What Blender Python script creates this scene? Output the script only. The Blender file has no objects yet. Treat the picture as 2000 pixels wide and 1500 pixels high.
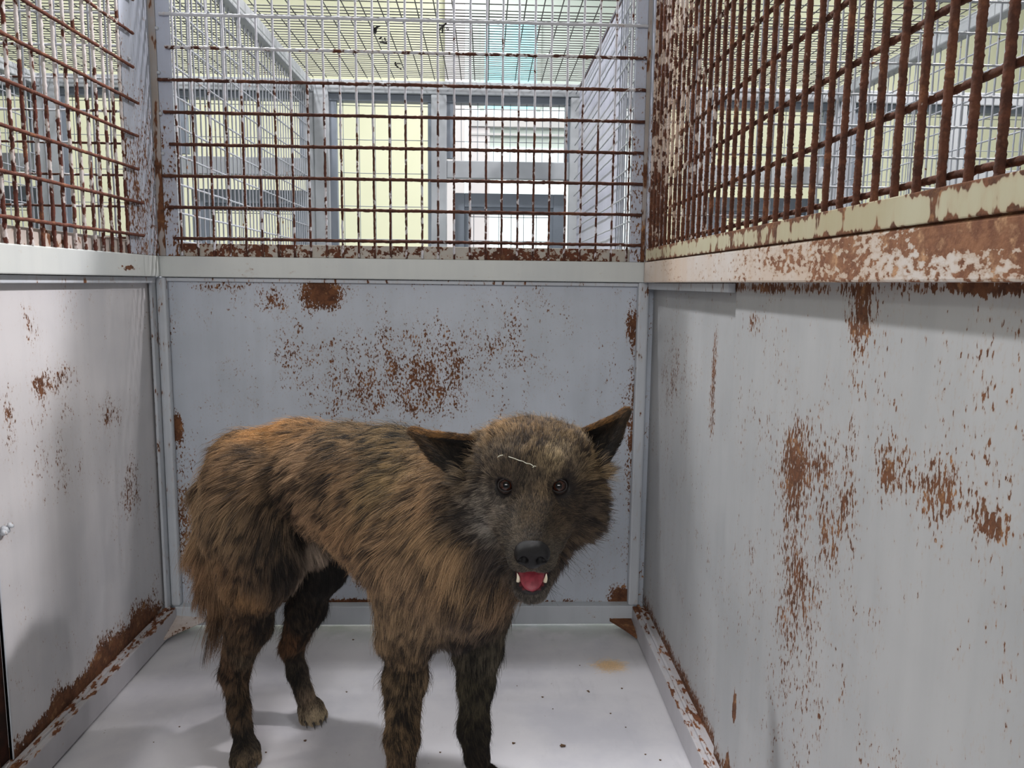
import bpy, bmesh, math, random
import numpy as np
from mathutils import Vector, Matrix

S = bpy.context.scene
COL = S.collection

# ------------------------------------------------------------------ camera
F_PX = 1494.07
CAM_ROW_RIGHT = Vector((0.99930, -0.03378, 0.01571))
cam_data = bpy.data.cameras.new('camera')
cam = bpy.data.objects.new('camera', cam_data)
COL.objects.link(cam)
S.camera = cam
CAM_POS = Vector((0.0, 0.0, 0.70))
YAW, PITCH, ROLL = 0.035407, 0.131216, 0.012046


def cam_axes(yaw, pitch, roll):
    fwd = Vector((math.sin(yaw), math.cos(yaw), 0)); right = Vector((math.cos(yaw), -math.sin(yaw), 0)); up = Vector((0, 0, 1))
    f = fwd * math.cos(pitch) - up * math.sin(pitch)
    u = up * math.cos(pitch) + fwd * math.sin(pitch)
    return right * math.cos(roll) + u * math.sin(roll), u * math.cos(roll) - right * math.sin(roll), f


AX_R, AX_U, AX_F = cam_axes(YAW, PITCH, ROLL)
cam.matrix_world = Matrix(((AX_R.x, AX_U.x, -AX_F.x, CAM_POS.x), (AX_R.y, AX_U.y, -AX_F.y, CAM_POS.y), (AX_R.z, AX_U.z, -AX_F.z, CAM_POS.z), (0, 0, 0, 1)))
cam_data.sensor_width = 36.0
cam_data.lens = F_PX * 36.0 / 2000.0
cam_data.clip_start = 0.02
cam_data.clip_end = 60.0

# ------------------------------------------------------------------ world, exposure, lights
S.view_settings.view_transform = 'Standard'
S.view_settings.look = 'None'
S.view_settings.gamma = 1.0
S.view_settings.use_curve_mapping = False
S.view_settings.exposure = 0.0
W = bpy.data.worlds.new('world')
S.world = W
W.use_nodes = True
W.node_tree.nodes['Background'].inputs[0].default_value = (0.90, 0.93, 1.0, 1)
W.node_tree.nodes['Background'].inputs[1].default_value = 0.24


def area(name, loc, size, size_y, energy, color=(1, 1, 1), target=None):
    l = bpy.data.lights.new(name, 'AREA')
    l.shape = 'RECTANGLE'; l.size = size; l.size_y = size_y; l.energy = energy; l.color = color
    o = bpy.data.objects.new(name, l); COL.objects.link(o)
    o.location = loc
    d = (Vector(target) - Vector(loc)) if target else Vector((0, 0, -1))
    o.rotation_euler = d.to_track_quat('-Z', 'Y').to_euler()
    return o


area('ceiling_lamp', (1.95, 2.05, 2.95), 0.16, 0.16, 150, (1.0, 0.955, 0.96), (0, 1.1, 0.3))
area('ceiling_lamp', (-0.95, 1.95, 2.95), 0.16, 0.16, 84, (0.98, 0.98, 1.0), (0, 1.2, 0.3))
area('ceiling_lamp', (0.0, 3.9, 3.05), 0.3, 2.4, 46, (1.0, 1.0, 0.97))
area('ceiling_lamp', (-2.4, 3.6, 3.05), 0.3, 2.4, 46, (1.0, 1.0, 0.97))
area('ceiling_lamp', (2.4, 3.6, 3.05), 0.3, 2.4, 40, (1.0, 1.0, 0.97))
area('aisle_fill', (-0.2, -1.7, 1.45), 1.6, 0.6, 27, (1.0, 0.98, 0.96), (0, 1.4, 0.5))  # unseen fill light, added to brighten the back wall and the dog's front

# ------------------------------------------------------------------ measured cage frame (metres)
XL, XR, YD = -0.615, 0.304, 1.483        # inner faces: left, right, back
ZF, ZB, ZR0, ZR1, ZFL = 0.0, 0.048, 0.704, 0.743, 0.767
PITCH_CELL = 0.919


def ray(x, y):
    return (AX_R * ((x - 1000) / F_PX) - AX_U * ((y - 750) / F_PX) + AX_F)


def atY(x, y, Y):
    d = ray(x, y); return CAM_POS + d * ((Y - CAM_POS.y) / d.y)


def atX(x, y, X):
    d = ray(x, y); return CAM_POS + d * (X / d.x)


def atZ(x, y, Z):
    d = ray(x, y); return CAM_POS + d * ((Z - CAM_POS.z) / d.z)


# ------------------------------------------------------------------ helpers
def new_obj(name, me, mat=None, parent=None):
    o = bpy.data.objects.new(name, me)
    COL.objects.link(o)
    if mat is not None:
        me.materials.append(mat)
    if parent is not None:
        o.parent = parent
    return o


def from_bm(name, bm, mat, parent=None, smooth=False):
    me = bpy.data.meshes.new(name)
    bm.normal_update()
    bm.to_mesh(me); bm.free()
    if smooth:
        for p in me.polygons:
            p.use_smooth = True
    return new_obj(name, me, mat, parent)


def tag(o, label, cat, group=None, kind=None):
    o['label'] = label; o['category'] = cat
    if group: o['group'] = group
    if kind: o['kind'] = kind
    return o


def structure(o):
    o['kind'] = 'structure'
    return o


def thing(name, label, cat, group=None):
    o = bpy.data.objects.new(name, None); COL.objects.link(o)
    o.empty_display_size = 0.05
    return tag(o, label, cat, group)


def box(bm, x0, x1, y0, y1, z0, z1, bevel=0.0):
    r = bmesh.ops.create_cube(bm, size=1.0)
    vs = r['verts']
    for v in vs:
        v.co = Vector(((x0 + x1) / 2 + v.co.x * abs(x1 - x0), (y0 + y1) / 2 + v.co.y * abs(y1 - y0), (z0 + z1) / 2 + v.co.z * abs(z1 - z0)))
    if bevel > 0:
        es = list({e for v in vs for e in v.link_edges})
        bmesh.ops.bevel(bm, geom=es, offset=bevel, segments=2, profile=0.6, affect='EDGES')


def boxes(name, lst, mat, parent=None, bevel=0.0015):
    bm = bmesh.new()
    for b in lst:
        box(bm, *b, bevel=bevel)
    return from_bm(name, bm, mat, parent)


def parts(name, lst, mat, parent, bevel=0.0015):
    for b in lst:
        boxes(name, [b], mat, parent, bevel)


def tubes_mesh(name, lines, radius, mat, parent=None, sides=7, step=0.012, rough=0.10, wob=0.00022, seed=1, swell=None):
    """straight wires as one lattice mesh, each ring a little uneven (scale, flaking paint)"""
    rng = np.random.default_rng(seed)
    V = []; Fc = []; base = 0
    ang = np.linspace(0, 2 * np.pi, sides, endpoint=False)
    for a, b in lines:
        a = np.array(a, float); b = np.array(b, float)
        L = np.linalg.norm(b - a); n = max(2, int(L / step) + 1)
        d = (b - a) / L
        u = np.cross(d, [0.3, 0.5, 0.81]); u /= np.linalg.norm(u); w = np.cross(d, u)
        t = np.linspace(0, 1, n)
        c = a + (b - a) * t[:, None]
        sag = (rng.normal(size=(n, 2)) * wob)
        k = np.ones(5) / 5
        for j in range(2):
            sag[:, j] = np.convolve(sag[:, j], k, 'same') if n >= 5 else sag[:, j]
        c = c + u * sag[:, :1] * 2 + w * sag[:, 1:] * 2
        e_ = rng.normal(size=(n, sides)); l_ = rng.normal(size=n)[:, None] ** 3 * 0.35
        rr = radius * (1 + rough * (0.55 * e_ + 0.45 * l_).clip(-1.3, 2.4))
        if swell is not None:
            rr *= swell(c)[:, None]
        ring = c[:, None, :] + rr[..., None] * (np.cos(ang)[None, :, None] * u + np.sin(ang)[None, :, None] * w)
        V.append(ring.reshape(-1, 3))
        i = np.arange(n - 1)[:, None] * sides; j = np.arange(sides)[None, :]; j2 = (j + 1) % sides
        q = np.stack([base + i + j, base + i + j2, base + i + sides + j2, base + i + sides + j], -1).reshape(-1, 4)
        Fc.append(q)
        base += n * sides
    V = np.concatenate(V); Q = np.concatenate(Fc)
    me = bpy.data.meshes.new(name)
    me.vertices.add(len(V)); me.vertices.foreach_set('co', V.ravel())
    me.loops.add(Q.size); me.loops.foreach_set('vertex_index', Q.ravel().astype(np.int32))
    me.polygons.add(len(Q)); me.polygons.foreach_set('loop_start', np.arange(0, Q.size, 4, dtype=np.int32))
    me.polygons.foreach_set('use_smooth', np.ones(len(Q), bool))
    me.update(calc_edges=True)
    return new_obj(name, me, mat, parent)


# ------------------------------------------------------------------ materials
def lin(c):
    return tuple(((v / 255) / 12.92 if v / 255 <= 0.04045 else ((v / 255 + 0.055) / 1.055) ** 2.4) for v in c) + (1.0,)


class N:
    """small wrapper that strings shader nodes together"""
    def __init__(self, name):
        self.m = bpy.data.materials.new(name); self.m.use_nodes = True
        self.t = self.m.node_tree; self.b = self.t.nodes['Principled BSDF']

    def n(self, typ, **kw):
        x = self.t.nodes.new(typ)
        for k, v in kw.items(): setattr(x, k, v)
        return x

    def l(self, a, b): self.t.links.new(a, b)

    def val(self, sock, v):
        if hasattr(v, 'is_linked') or hasattr(v, 'links'): self.l(v, sock)
        else: sock.default_value = v

    def math(self, op, a, b=0.0, c=0.0, clamp=False):
        x = self.n('ShaderNodeMath', operation=op, use_clamp=clamp)
        for i, v in enumerate((a, b, c)): self.val(x.inputs[i], v)
        return x.outputs[0]

    def vmath(self, op, a, b=(0, 0, 0)):
        x = self.n('ShaderNodeVectorMath', operation=op)
        self.val(x.inputs[0], a); self.val(x.inputs[1], b)
        return x.outputs['Value'] if op in ('LENGTH', 'DOT_PRODUCT') else x.outputs[0]

    def noise(self, vec, scale, detail=3.0, rough=0.55, dist=0.0):
        x = self.n('ShaderNodeTexNoise'); self.l(vec, x.inputs['Vector'])
        x.inputs['Scale'].default_value = scale; x.inputs['Detail'].default_value = detail
        x.inputs['Roughness'].default_value = rough; x.inputs['Distortion'].default_value = dist
        return x.outputs['Fac']

    def ramp(self, v, a, b, o0=0.0, o1=1.0, smooth=True):
        x = self.n('ShaderNodeMapRange'); x.interpolation_type = 'SMOOTHSTEP' if smooth else 'LINEAR'
        self.val(x.inputs['Value'], v)
        for i, k in ((1, a), (2, b), (3, o0), (4, o1)): x.inputs[i].default_value = k
        return x.outputs[0]

    def mix(self, f, a, b):
        x = self.n('ShaderNodeMix', data_type='RGBA')
        self.val(x.inputs[0], f); self.val(x.inputs[6], a); self.val(x.inputs[7], b)
        return x.outputs[2]


def painted_steel(name, base, base2, bias=-0.25, hi=170.0, stretch=(1, 1, 0.55), patches=(), grad=None, solid=0.0,
                  rust=((114, 74, 50), (78, 50, 36), (156, 112, 76)), rough=0.42, wear=0.0, streak=0.25, lowamp=0.5, midamp=0.55, halo_k=0.38, metallic=0.0):
    """chipped grey paint over rust. bias raises or lowers the share of rust, patches = (centre, radii, strength)"""
    g = N(name)
    co = g.n('ShaderNodeTexCoord').outputs['Object']
    st = g.vmath('MULTIPLY', co, stretch)
    low = g.noise(co, 6.0, 3.0, 0.6)
    mid = g.noise(st, 42.0, 4.0, 0.65)
    fine = g.noise(st, hi, 2.5, 0.6)
    dens = g.math('MULTIPLY_ADD', g.math('SUBTRACT', low, 0.5), lowamp, bias)
    dens = g.math('MULTIPLY_ADD', g.math('SUBTRACT', mid, 0.5), midamp, dens)
    for c, r, s in patches:
        d = g.vmath('LENGTH', g.vmath('DIVIDE', g.vmath('SUBTRACT', co, tuple(c)), tuple(r)))
        dens = g.math('ADD', dens, g.ramp(d, 1.25, 0.0, 0.0, s))
    if grad is not None:
        for axis, a, b, s in grad:
            comp = g.n('ShaderNodeSeparateXYZ'); g.l(co, comp.inputs[0])
            dens = g.math('ADD', dens, g.ramp(comp.outputs[axis], a, b, 0.0, s))
    v = g.math('ADD', fine, dens)
    mask = g.ramp(v, 0.50, 0.56)
    halo = g.ramp(v, 0.36, 0.60)
    # paint colour with faint stains and vertical streaks
    sv = g.vmath('MULTIPLY', co, (1, 1, 0.07))
    strk = g.noise(sv, 34.0, 3.0, 0.6)
    stain = g.noise(co, 3.3, 4.0, 0.62)
    f = g.math('ADD', g.math('MULTIPLY', g.ramp(strk, 0.35, 0.7), streak), g.math('MULTIPLY', g.ramp(stain, 0.35, 0.68), 0.75), clamp=True)
    paint = g.mix(f, lin(base), lin(base2))
    paint = g.mix(g.math('MULTIPLY', halo, halo_k), paint, lin((168, 138, 112)))
    r1 = g.mix(g.ramp(g.noise(co, 90.0, 4.0, 0.65), 0.35, 0.65), lin(rust[0]), lin(rust[1]))
    rc = g.mix(g.ramp(g.noise(co, 45.0, 4.0, 0.7), 0.52, 0.72), r1, lin(rust[2]))
    col = g.mix(mask, paint, rc)
    g.l(col, g.b.inputs['Base Color'])
    g.l(g.math('MULTIPLY_ADD', mask, 0.9 - rough, rough), g.b.inputs['Roughness'])
    g.b.inputs['Specular IOR Level'].default_value = 0.35
    h = g.math('ADD', g.math('MULTIPLY', mask, -0.5), g.math('MULTIPLY', g.noise(co, 260.0, 2.0), g.math('MULTIPLY_ADD', mask, 0.9, 0.05)))
    bp = g.n('ShaderNodeBump'); bp.inputs['Strength'].default_value = 0.55; bp.inputs['Distance'].default_value = 0.0012
    g.l(h, bp.inputs['Height']); g.l(bp.outputs[0], g.b.inputs['Normal'])
    return g.m


def plain(name, c, rough=0.6, c2=None, scale=8.0, emit=0.0, spec=0.4, bump=0.0):
    g = N(name)
    co = g.n('ShaderNodeTexCoord').outputs['Object']
    if c2 is None: c2 = tuple(max(0, v - 8) for v in c)
    col = g.mix(g.ramp(g.noise(co, scale, 4.0), 0.35, 0.65), lin(c), lin(c2))
    g.l(col, g.b.inputs['Base Color']); g.b.inputs['Roughness'].default_value = rough
    g.b.inputs['Specular IOR Level'].default_value = spec
    if emit > 0:
        g.l(col, g.b.inputs['Emission Color']); g.b.inputs['Emission Strength'].default_value = emit
    if bump > 0:
        bp = g.n('ShaderNodeBump'); bp.inputs['Strength'].default_value = 0.5; bp.inputs['Distance'].default_value = bump
        g.l(g.noise(co, scale * 12, 3.0), bp.inputs['Height']); g.l(bp.outputs[0], g.b.inputs['Normal'])
    return g.m


def P(f, lst):
    out = []
    for x, y, rx, ry, s in lst:
        c = f(x, y)
        out.append((c, rx, s, ry))
    return out


YB = YD + 0.022; XLW = XL - 0.022; XRW = XR + 0.020       # faces of the recessed sheets


def pb(x, y, rpx, rpy, s):
    c = atY(x, y, YB); k = YB / F_PX
    return (c, (rpx * k, 0.08, rpy * k), s)


def pr(x, y, ry, rz, s):
    return (atX(x, y, XRW), (0.08, ry, rz), s)


def pl(x, y, ry, rz, s):
    return (atX(x, y, XLW), (0.08, ry, rz), s)


M_back = painted_steel('back_sheet_paint', (190, 197, 208), (172, 179, 188), bias=-0.195, hi=330.0, patches=[
    pb(628, 575, 55, 42, 0.60), pb(535, 590, 45, 30, 0.24), pb(560, 690, 40, 160, 0.12), pb(650, 690, 120, 80, 0.16), pb(780, 770, 190, 80, 0.20),
    pb(860, 680, 150, 80, 0.17), pb(1000, 690, 110, 110, 0.14), pb(345, 835, 16, 40, 0.6), pb(333, 640, 20, 60, 0.22), pb(1236, 640, 18, 60, 0.36), pb(1232, 900, 14, 260, 0.2),
    pb(870, 550, 120, 10, 0.3), pb(420, 560, 70, 14, 0.26), pb(790, 1178, 480, 14, 0.62), pb(1210, 1165, 30, 30, 0.5), pb(720, 1140, 60, 14, 0.3), pb(360, 1000, 30, 180, 0.2)])
M_right = painted_steel('right_sheet_paint', (180, 181, 182), (162, 164, 166), bias=-0.190, hi=300.0, stretch=(1, 1, 0.42), patches=[
    pr(1680, 610, 0.035, 0.04, 0.22), pr(1470, 630, 0.035, 0.02, 0.28), pr(1560, 900, 0.07, 0.05, 0.17), pr(1545, 960, 0.06, 0.06, 0.12), pr(1640, 960, 0.06, 0.11, 0.13),
    pr(1750, 920, 0.045, 0.035, 0.20), pr(1830, 960, 0.035, 0.03, 0.20), pr(1935, 1020, 0.022, 0.014, 0.24), pr(1560, 1150, 0.05, 0.08, 0.2), pr(1385, 760, 0.018, 0.13, 0.34),
    pr(1300, 720, 0.10, 0.16, 0.14), pr(1434, 1385, 0.010, 0.028, 0.85), pr(1420, 1500, 0.010, 0.03, 0.95), pr(1560, 1340, 0.12, 0.11, 0.16), pr(1620, 800, 0.25, 0.2, 0.07),
    (Vector((XRW, 1.2, 0.05)), (0.08, 0.5, 0.03), 0.45), pr(1900, 560, 0.10, 0.008, 0.45), pr(1500, 562, 0.3, 0.009, 0.35)])
M_left = painted_steel('left_sheet_paint', (204, 202, 204), (186, 186, 190), bias=-0.225, hi=310.0, stretch=(1, 1, 0.5), patches=[
    pl(60, 640, 0.035, 0.05, 0.24), pl(75, 755, 0.03, 0.03, 0.34), pl(120, 740, 0.07, 0.03, 0.16), pl(215, 810, 0.05, 0.035, 0.22), pl(255, 950, 0.05, 0.08, 0.24), pl(20, 830, 0.02, 0.06, 0.26),
    pl(305, 760, 0.02, 0.3, 0.22), pl(140, 830, 0.2, 0.1, 0.08),
    (Vector((XLW, 1.18, 0.052)), (0.08, 0.34, 0.032), 0.75), (Vector((XLW, 1.24, 0.075)), (0.08, 0.07, 0.05), 0.42), (Vector((XLW, 1.36, 0.075)), (0.08, 0.10, 0.05), 0.40), (Vector((XLW, 1.10, 0.075)), (0.08, 0.03, 0.035), 0.3)])
M_leftnear = painted_steel('near_left_paint', (196, 192, 190), (170, 160, 150), bias=-0.16, hi=160.0, grad=[(2, 0.32, 0.10, 0.5), (1, 0.945, 0.985, 0.35)])
M_rail = painted_steel('rail_paint', (204, 208, 206), (188, 193, 194), bias=-0.30, hi=150.0, stretch=(0.5, 0.5, 1), patches=[
    (atX(250, 523, XL), (0.04, 0.05, 0.007), 0.42)])
M_railR = painted_steel('right_rail_paint', (206, 200, 196), (196, 176, 158), bias=-0.22, hi=190.0, stretch=(1, 0.6, 1), grad=[(1, 1.1, 0.60, 0.22)], patches=[
    (Vector((XR, 0.50, 0.735)), (0.06, 0.10, 0.014), 0.35), (Vector((XR, 0.42, 0.735)), (0.06, 0.12, 0.016), 0.3), (Vector((XR, 0.75, 0.722)), (0.06, 0.12, 0.012), 0.12)],
    rust=((140, 98, 72), (108, 70, 52), (182, 142, 108)), halo_k=0.85)
M_flangeB = painted_steel('back_flange_paint', (176, 172, 164), (160, 154, 144), bias=0.02, hi=110.0, stretch=(1, 1, 1), lowamp=0.8, rust=((104, 62, 44), (74, 46, 36), (140, 100, 74)))
M_flangeR = painted_steel('right_flange_paint', (186, 182, 158), (170, 160, 130), bias=-0.10, hi=70.0, stretch=(1, 1, 0.4), lowamp=0.6, grad=[(2, ZR1 + 0.008, ZR1, 0.18), (2, ZFL - 0.008, ZFL, 0.20)])
M_flangeL = painted_steel('left_flange_paint', (200, 188, 180), (176, 168, 164), bias=-0.12, hi=90.0, lowamp=0.7)
M_post = painted_steel('post_paint', (186, 193, 208), (168, 174, 188), bias=-0.20, hi=230.0, stretch=(1, 1, 0.5), midamp=0.8, grad=[(2, 1.12, 0.90, 0.15)], patches=[
    (Vector((XL, 1.44, 0.88)), (0.08, 0.06, 0.10), 0.14), (Vector((-0.59, YD, 0.93)), (0.012, 0.08, 0.16), 0.12), (Vector((XR - 0.01, YD, 0.90)), (0.05, 0.08, 0.26), 0.42), (Vector((XL + 0.03, YD, 0.86)), (0.014, 0.08, 0.2), 0.22)])
M_seam = painted_steel('seam_paint', (168, 166, 168), (146, 136, 126), bias=-0.10, hi=80.0, stretch=(1, 1, 0.25), grad=[(2, 1.1, 0.85, 0.12)])
M_lowpost = painted_steel('low_post_paint', (194, 199, 206), (176, 181, 188), bias=-0.17, hi=150.0, stretch=(1, 1, 0.3))
M_base = painted_steel('base_rail_paint', (186, 184, 188), (168, 166, 170), bias=-0.26, hi=120.0, stretch=(1, 0.4, 1), grad=[(2, 0.040, 0.049, 0.27)],
                       rust=((120, 76, 50), (82, 46, 30), (170, 122, 84)))
M_baseback = painted_steel('back_base_rail_paint', (190, 195, 202), (172, 178, 184), bias=-0.28, hi=150.0, stretch=(0.5, 1, 1))
M_rust = painted_steel('bare_rust', (140, 100, 70), (110, 70, 48), bias=0.45, hi=90.0)
M_slot = plain('dark_rusty_slot', (70, 36, 24), 0.9, (44, 24, 18), 40.0)
M_wireB = painted_steel('back_wire_paint', (196, 198, 206), (182, 184, 192), bias=-0.20, hi=60.0, stretch=(1, 1, 1), grad=[(2, 1.14, 0.92, 0.30)], lowamp=0.7, rust=((86, 50, 38), (58, 36, 30), (106, 68, 48)))
M_wireBh = painted_steel('back_crosswire_paint', (190, 192, 198), (176, 178, 184), bias=-0.02, hi=60.0, stretch=(1, 1, 1), grad=[(2, 1.13, 1.02, 0.30), (2, 1.13, 1.17, -0.26)], lowamp=0.7, rust=((84, 50, 38), (58, 36, 30), (104, 66, 48)))
M_wireR = painted_steel('right_wire_paint', (200, 190, 186), (176, 150, 130), bias=0.02, hi=90.0, stretch=(1, 1, 0.6), grad=[(1, 1.35, 0.9, 0.24), (2, 0.98, 0.84, 0.10)], lowamp=0.7, rust=((98, 60, 44), (66, 40, 31), (126, 82, 58)))
M_wireL = painted_steel('left_wire_paint', (214, 208, 208), (196, 190, 190), bias=-0.12, hi=80.0, stretch=(1, 1, 0.7), grad=[(2, 1.02, 0.82, 0.22)], lowamp=0.8, rust=((100, 56, 46), (72, 42, 36), (124, 80, 58)))
M_wireLh = painted_steel('left_crosswire_paint', (190, 184, 180), (170, 160, 150), bias=0.05, hi=80.0, stretch=(1, 1, 1), grad=[(2, 1.16, 1.0, 0.30)], lowamp=0.5, rust=((108, 64, 50), (78, 46, 38), (140, 92, 64)))
M_wireG = painted_steel('grey_wire_paint', (158, 162, 170), (142, 146, 154), bias=-0.24, hi=80.0, stretch=(1, 1, 1), lowamp=0.6)
M_tie = plain('black_tie_wire', (46, 42, 40), 0.7, (30, 28, 27), 60.0)
M_wireD = plain('dark_wire', (92, 94, 92), 0.6, (70, 70, 68), 20.0)
M_frame = plain('grey_gate_paint', (164, 168, 172), 0.5, (146, 150, 154), 5.0)
M_frameD = plain('dark_gate_paint', (126, 134, 144), 0.5, (112, 120, 130), 5.0)
M_sheet = painted_steel('divider_paint', (178, 180, 196), (162, 164, 180), bias=-0.33, hi=120.0)


def floor_material():
    g = N('cage_floor_paint')
    co = g.n('ShaderNodeTexCoord').outputs['Object']
    sc = g.noise(g.vmath('MULTIPLY', co, (1, 0.25, 1)), 40.0, 5.0, 0.7)
    st = g.noise(co, 5.0, 5.0, 0.6)
    c = g.mix(g.ramp(st, 0.4, 0.65), lin((212, 210, 214)), lin((196, 195, 202)))
    c = g.mix(g.math('MULTIPLY', g.ramp(sc, 0.55, 0.75), 0.25), c, lin((170, 168, 172)))
    dirt = g.ramp(g.math('ADD', g.noise(co, 130.0, 3.0, 0.6), g.math('MULTIPLY', g.noise(co, 9.0, 3.0), 0.35)), 0.90, 0.95)
    c = g.mix(g.math('MULTIPLY', dirt, 0.75), c, lin((118, 100, 84)))
    comp = g.n('ShaderNodeSeparateXYZ'); g.l(co, comp.inputs[0])
    back_tint = g.math('MULTIPLY', g.ramp(comp.outputs[1], 1.38, 1.50), g.ramp(g.noise(co, 14.0, 4.0), 0.35, 0.6))  # grey-green tint in blotches, stronger towards the back edge
    c = g.mix(g.math('MULTIPLY', back_tint, 0.6), c, lin((160, 170, 164)))
    g.l(c, g.b.inputs['Base Color'])
    g.l(g.ramp(st, 0.3, 0.7, 0.30, 0.48), g.b.inputs['Roughness'])
    g.b.inputs['Specular IOR Level'].default_value = 0.5
    bp = g.n('ShaderNodeBump'); bp.inputs['Strength'].default_value = 0.25; bp.inputs['Distance'].default_value = 0.0015
    g.l(g.noise(co, 22.0, 4.0), bp.inputs['Height']); g.l(bp.outputs[0], g.b.inputs['Normal'])
    return g.m


M_floor = floor_material()

# ------------------------------------------------------------------ the cage: floor and lower walls
NEAR = 0.10
structure(boxes('floor', [(XL - 0.06, XR + 0.06, NEAR - 0.6, 2.75, -0.012, 0.0)], M_floor, bevel=0))
wb = structure(boxes('wall_back', [(XL - 0.06, XR + 0.06, YB, YB + 0.004, 0.014, ZR0 + 0.02)], M_back, bevel=0))
wr = structure(boxes('wall_right', [(XRW, XRW + 0.004, NEAR, 0.986, 0.0, ZR0 + 0.02)], M_right, bevel=0))
boxes('sheet_panel', [(XRW + 0.006, XRW + 0.010, 0.980, YB + 0.01, 0.0, ZR0 + 0.02)], M_right, wr, bevel=0)
wl = structure(boxes('wall_left', [(XLW - 0.004, XLW, 0.985, YB + 0.01, 0.0, ZR0 + 0.02)], M_left, bevel=0.0))
boxes('near_sheet', [(XLW - 0.006, XLW - 0.002, NEAR, 0.962, 0.0, ZR0 + 0.02)], M_leftnear, wl, bevel=0)
boxes('folded_edge', [(XLW - 0.004, XLW + 0.001, 0.985, 0.9875, 0.05, ZR0)], M_lowpost, wl, bevel=0.0005)
boxes('slot_backing', [(XLW - 0.012, XLW - 0.009, 0.90, 1.00, 0.0, ZR0)], M_slot, wl, bevel=0)
for i, (z, s) in enumerate(((0.272, 1.0),)):
    bm = bmesh.new()
    p = atX(10, 1035, XL - 0.018)
    for dx, dy, dz, r in ((0, 0, 0, 0.0055), (0.002, -0.006, -0.002, 0.004), (0.003, 0.006, 0.004, 0.004)):
        m = bmesh.ops.create_icosphere(bm, subdivisions=2, radius=r)
        for v in m['verts']:
            v.co *= 1 + 0.25 * math.sin(v.co.x * 900 + v.co.z * 700)
            v.co += p + Vector((dx, dy, dz))
    o = from_bm('weld_bead', bm, M_lowpost, wl, smooth=True)


def rail(name, lst, mat, label, cat='rail', group=None, bevel=0.002):
    return tag(boxes(name, lst, mat, None, bevel), label, cat, group)


# mid rails (folded channels around the cage)
rail('steel_rail', [(XL - 0.002, XR + 0.002, YD, YD + 0.03, ZR0, ZR1)], M_rail, 'pale grey steel rail across the back wall, between sheet and wire mesh')
rail('steel_rail', [(XL - 0.03, XL, NEAR, YD - 0.002, ZR0, ZR1)], M_rail, 'pale steel rail on top of the left sheet wall, under the left wire mesh')
rail('steel_rail', [(XR, XR + 0.03, NEAR, YD - 0.002, ZR0, ZR1)], M_railR, 'rust-stained steel rail on top of the right sheet wall')
# lips just under the rails
boxes('rail_lip', [(XLW, XL - 0.010, NEAR, YD, ZR0 - 0.012, ZR0 - 0.001)], M_lowpost, wl, 0.001)
boxes('rail_lip', [(XR + 0.010, XRW, 0.99, YD, ZR0 - 0.013, ZR0 - 0.001)], M_lowpost, wr, 0.001)
boxes('rail_lip', [(XL, XR, YD + 0.012, YB, ZR0 - 0.008, ZR0 - 0.001)], M_lowpost, wb, 0.001)
# base rails
rail('base_rail', [(XL - 0.004, XR + 0.004, YD, YD + 0.024, 0.009, ZB)], M_baseback, 'grey base rail along the foot of the back wall')
rail('base_rail', [(XL - 0.030, XL, NEAR, YD - 0.001, 0.004, ZB), (XL - 0.019, XL - 0.010, NEAR, YD - 0.001, ZB - 0.002, ZB + 0.004)], M_base, 'peeling rusty base rail along the foot of the left wall')
rail('base_rail', [(XR, XR + 0.030, NEAR, YD - 0.001, 0.004, ZB), (XR + 0.009, XR + 0.015, NEAR, YD - 0.001, ZB - 0.002, ZB + 0.004)], M_base, 'peeling rusty base rail along the foot of the right wall')

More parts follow.
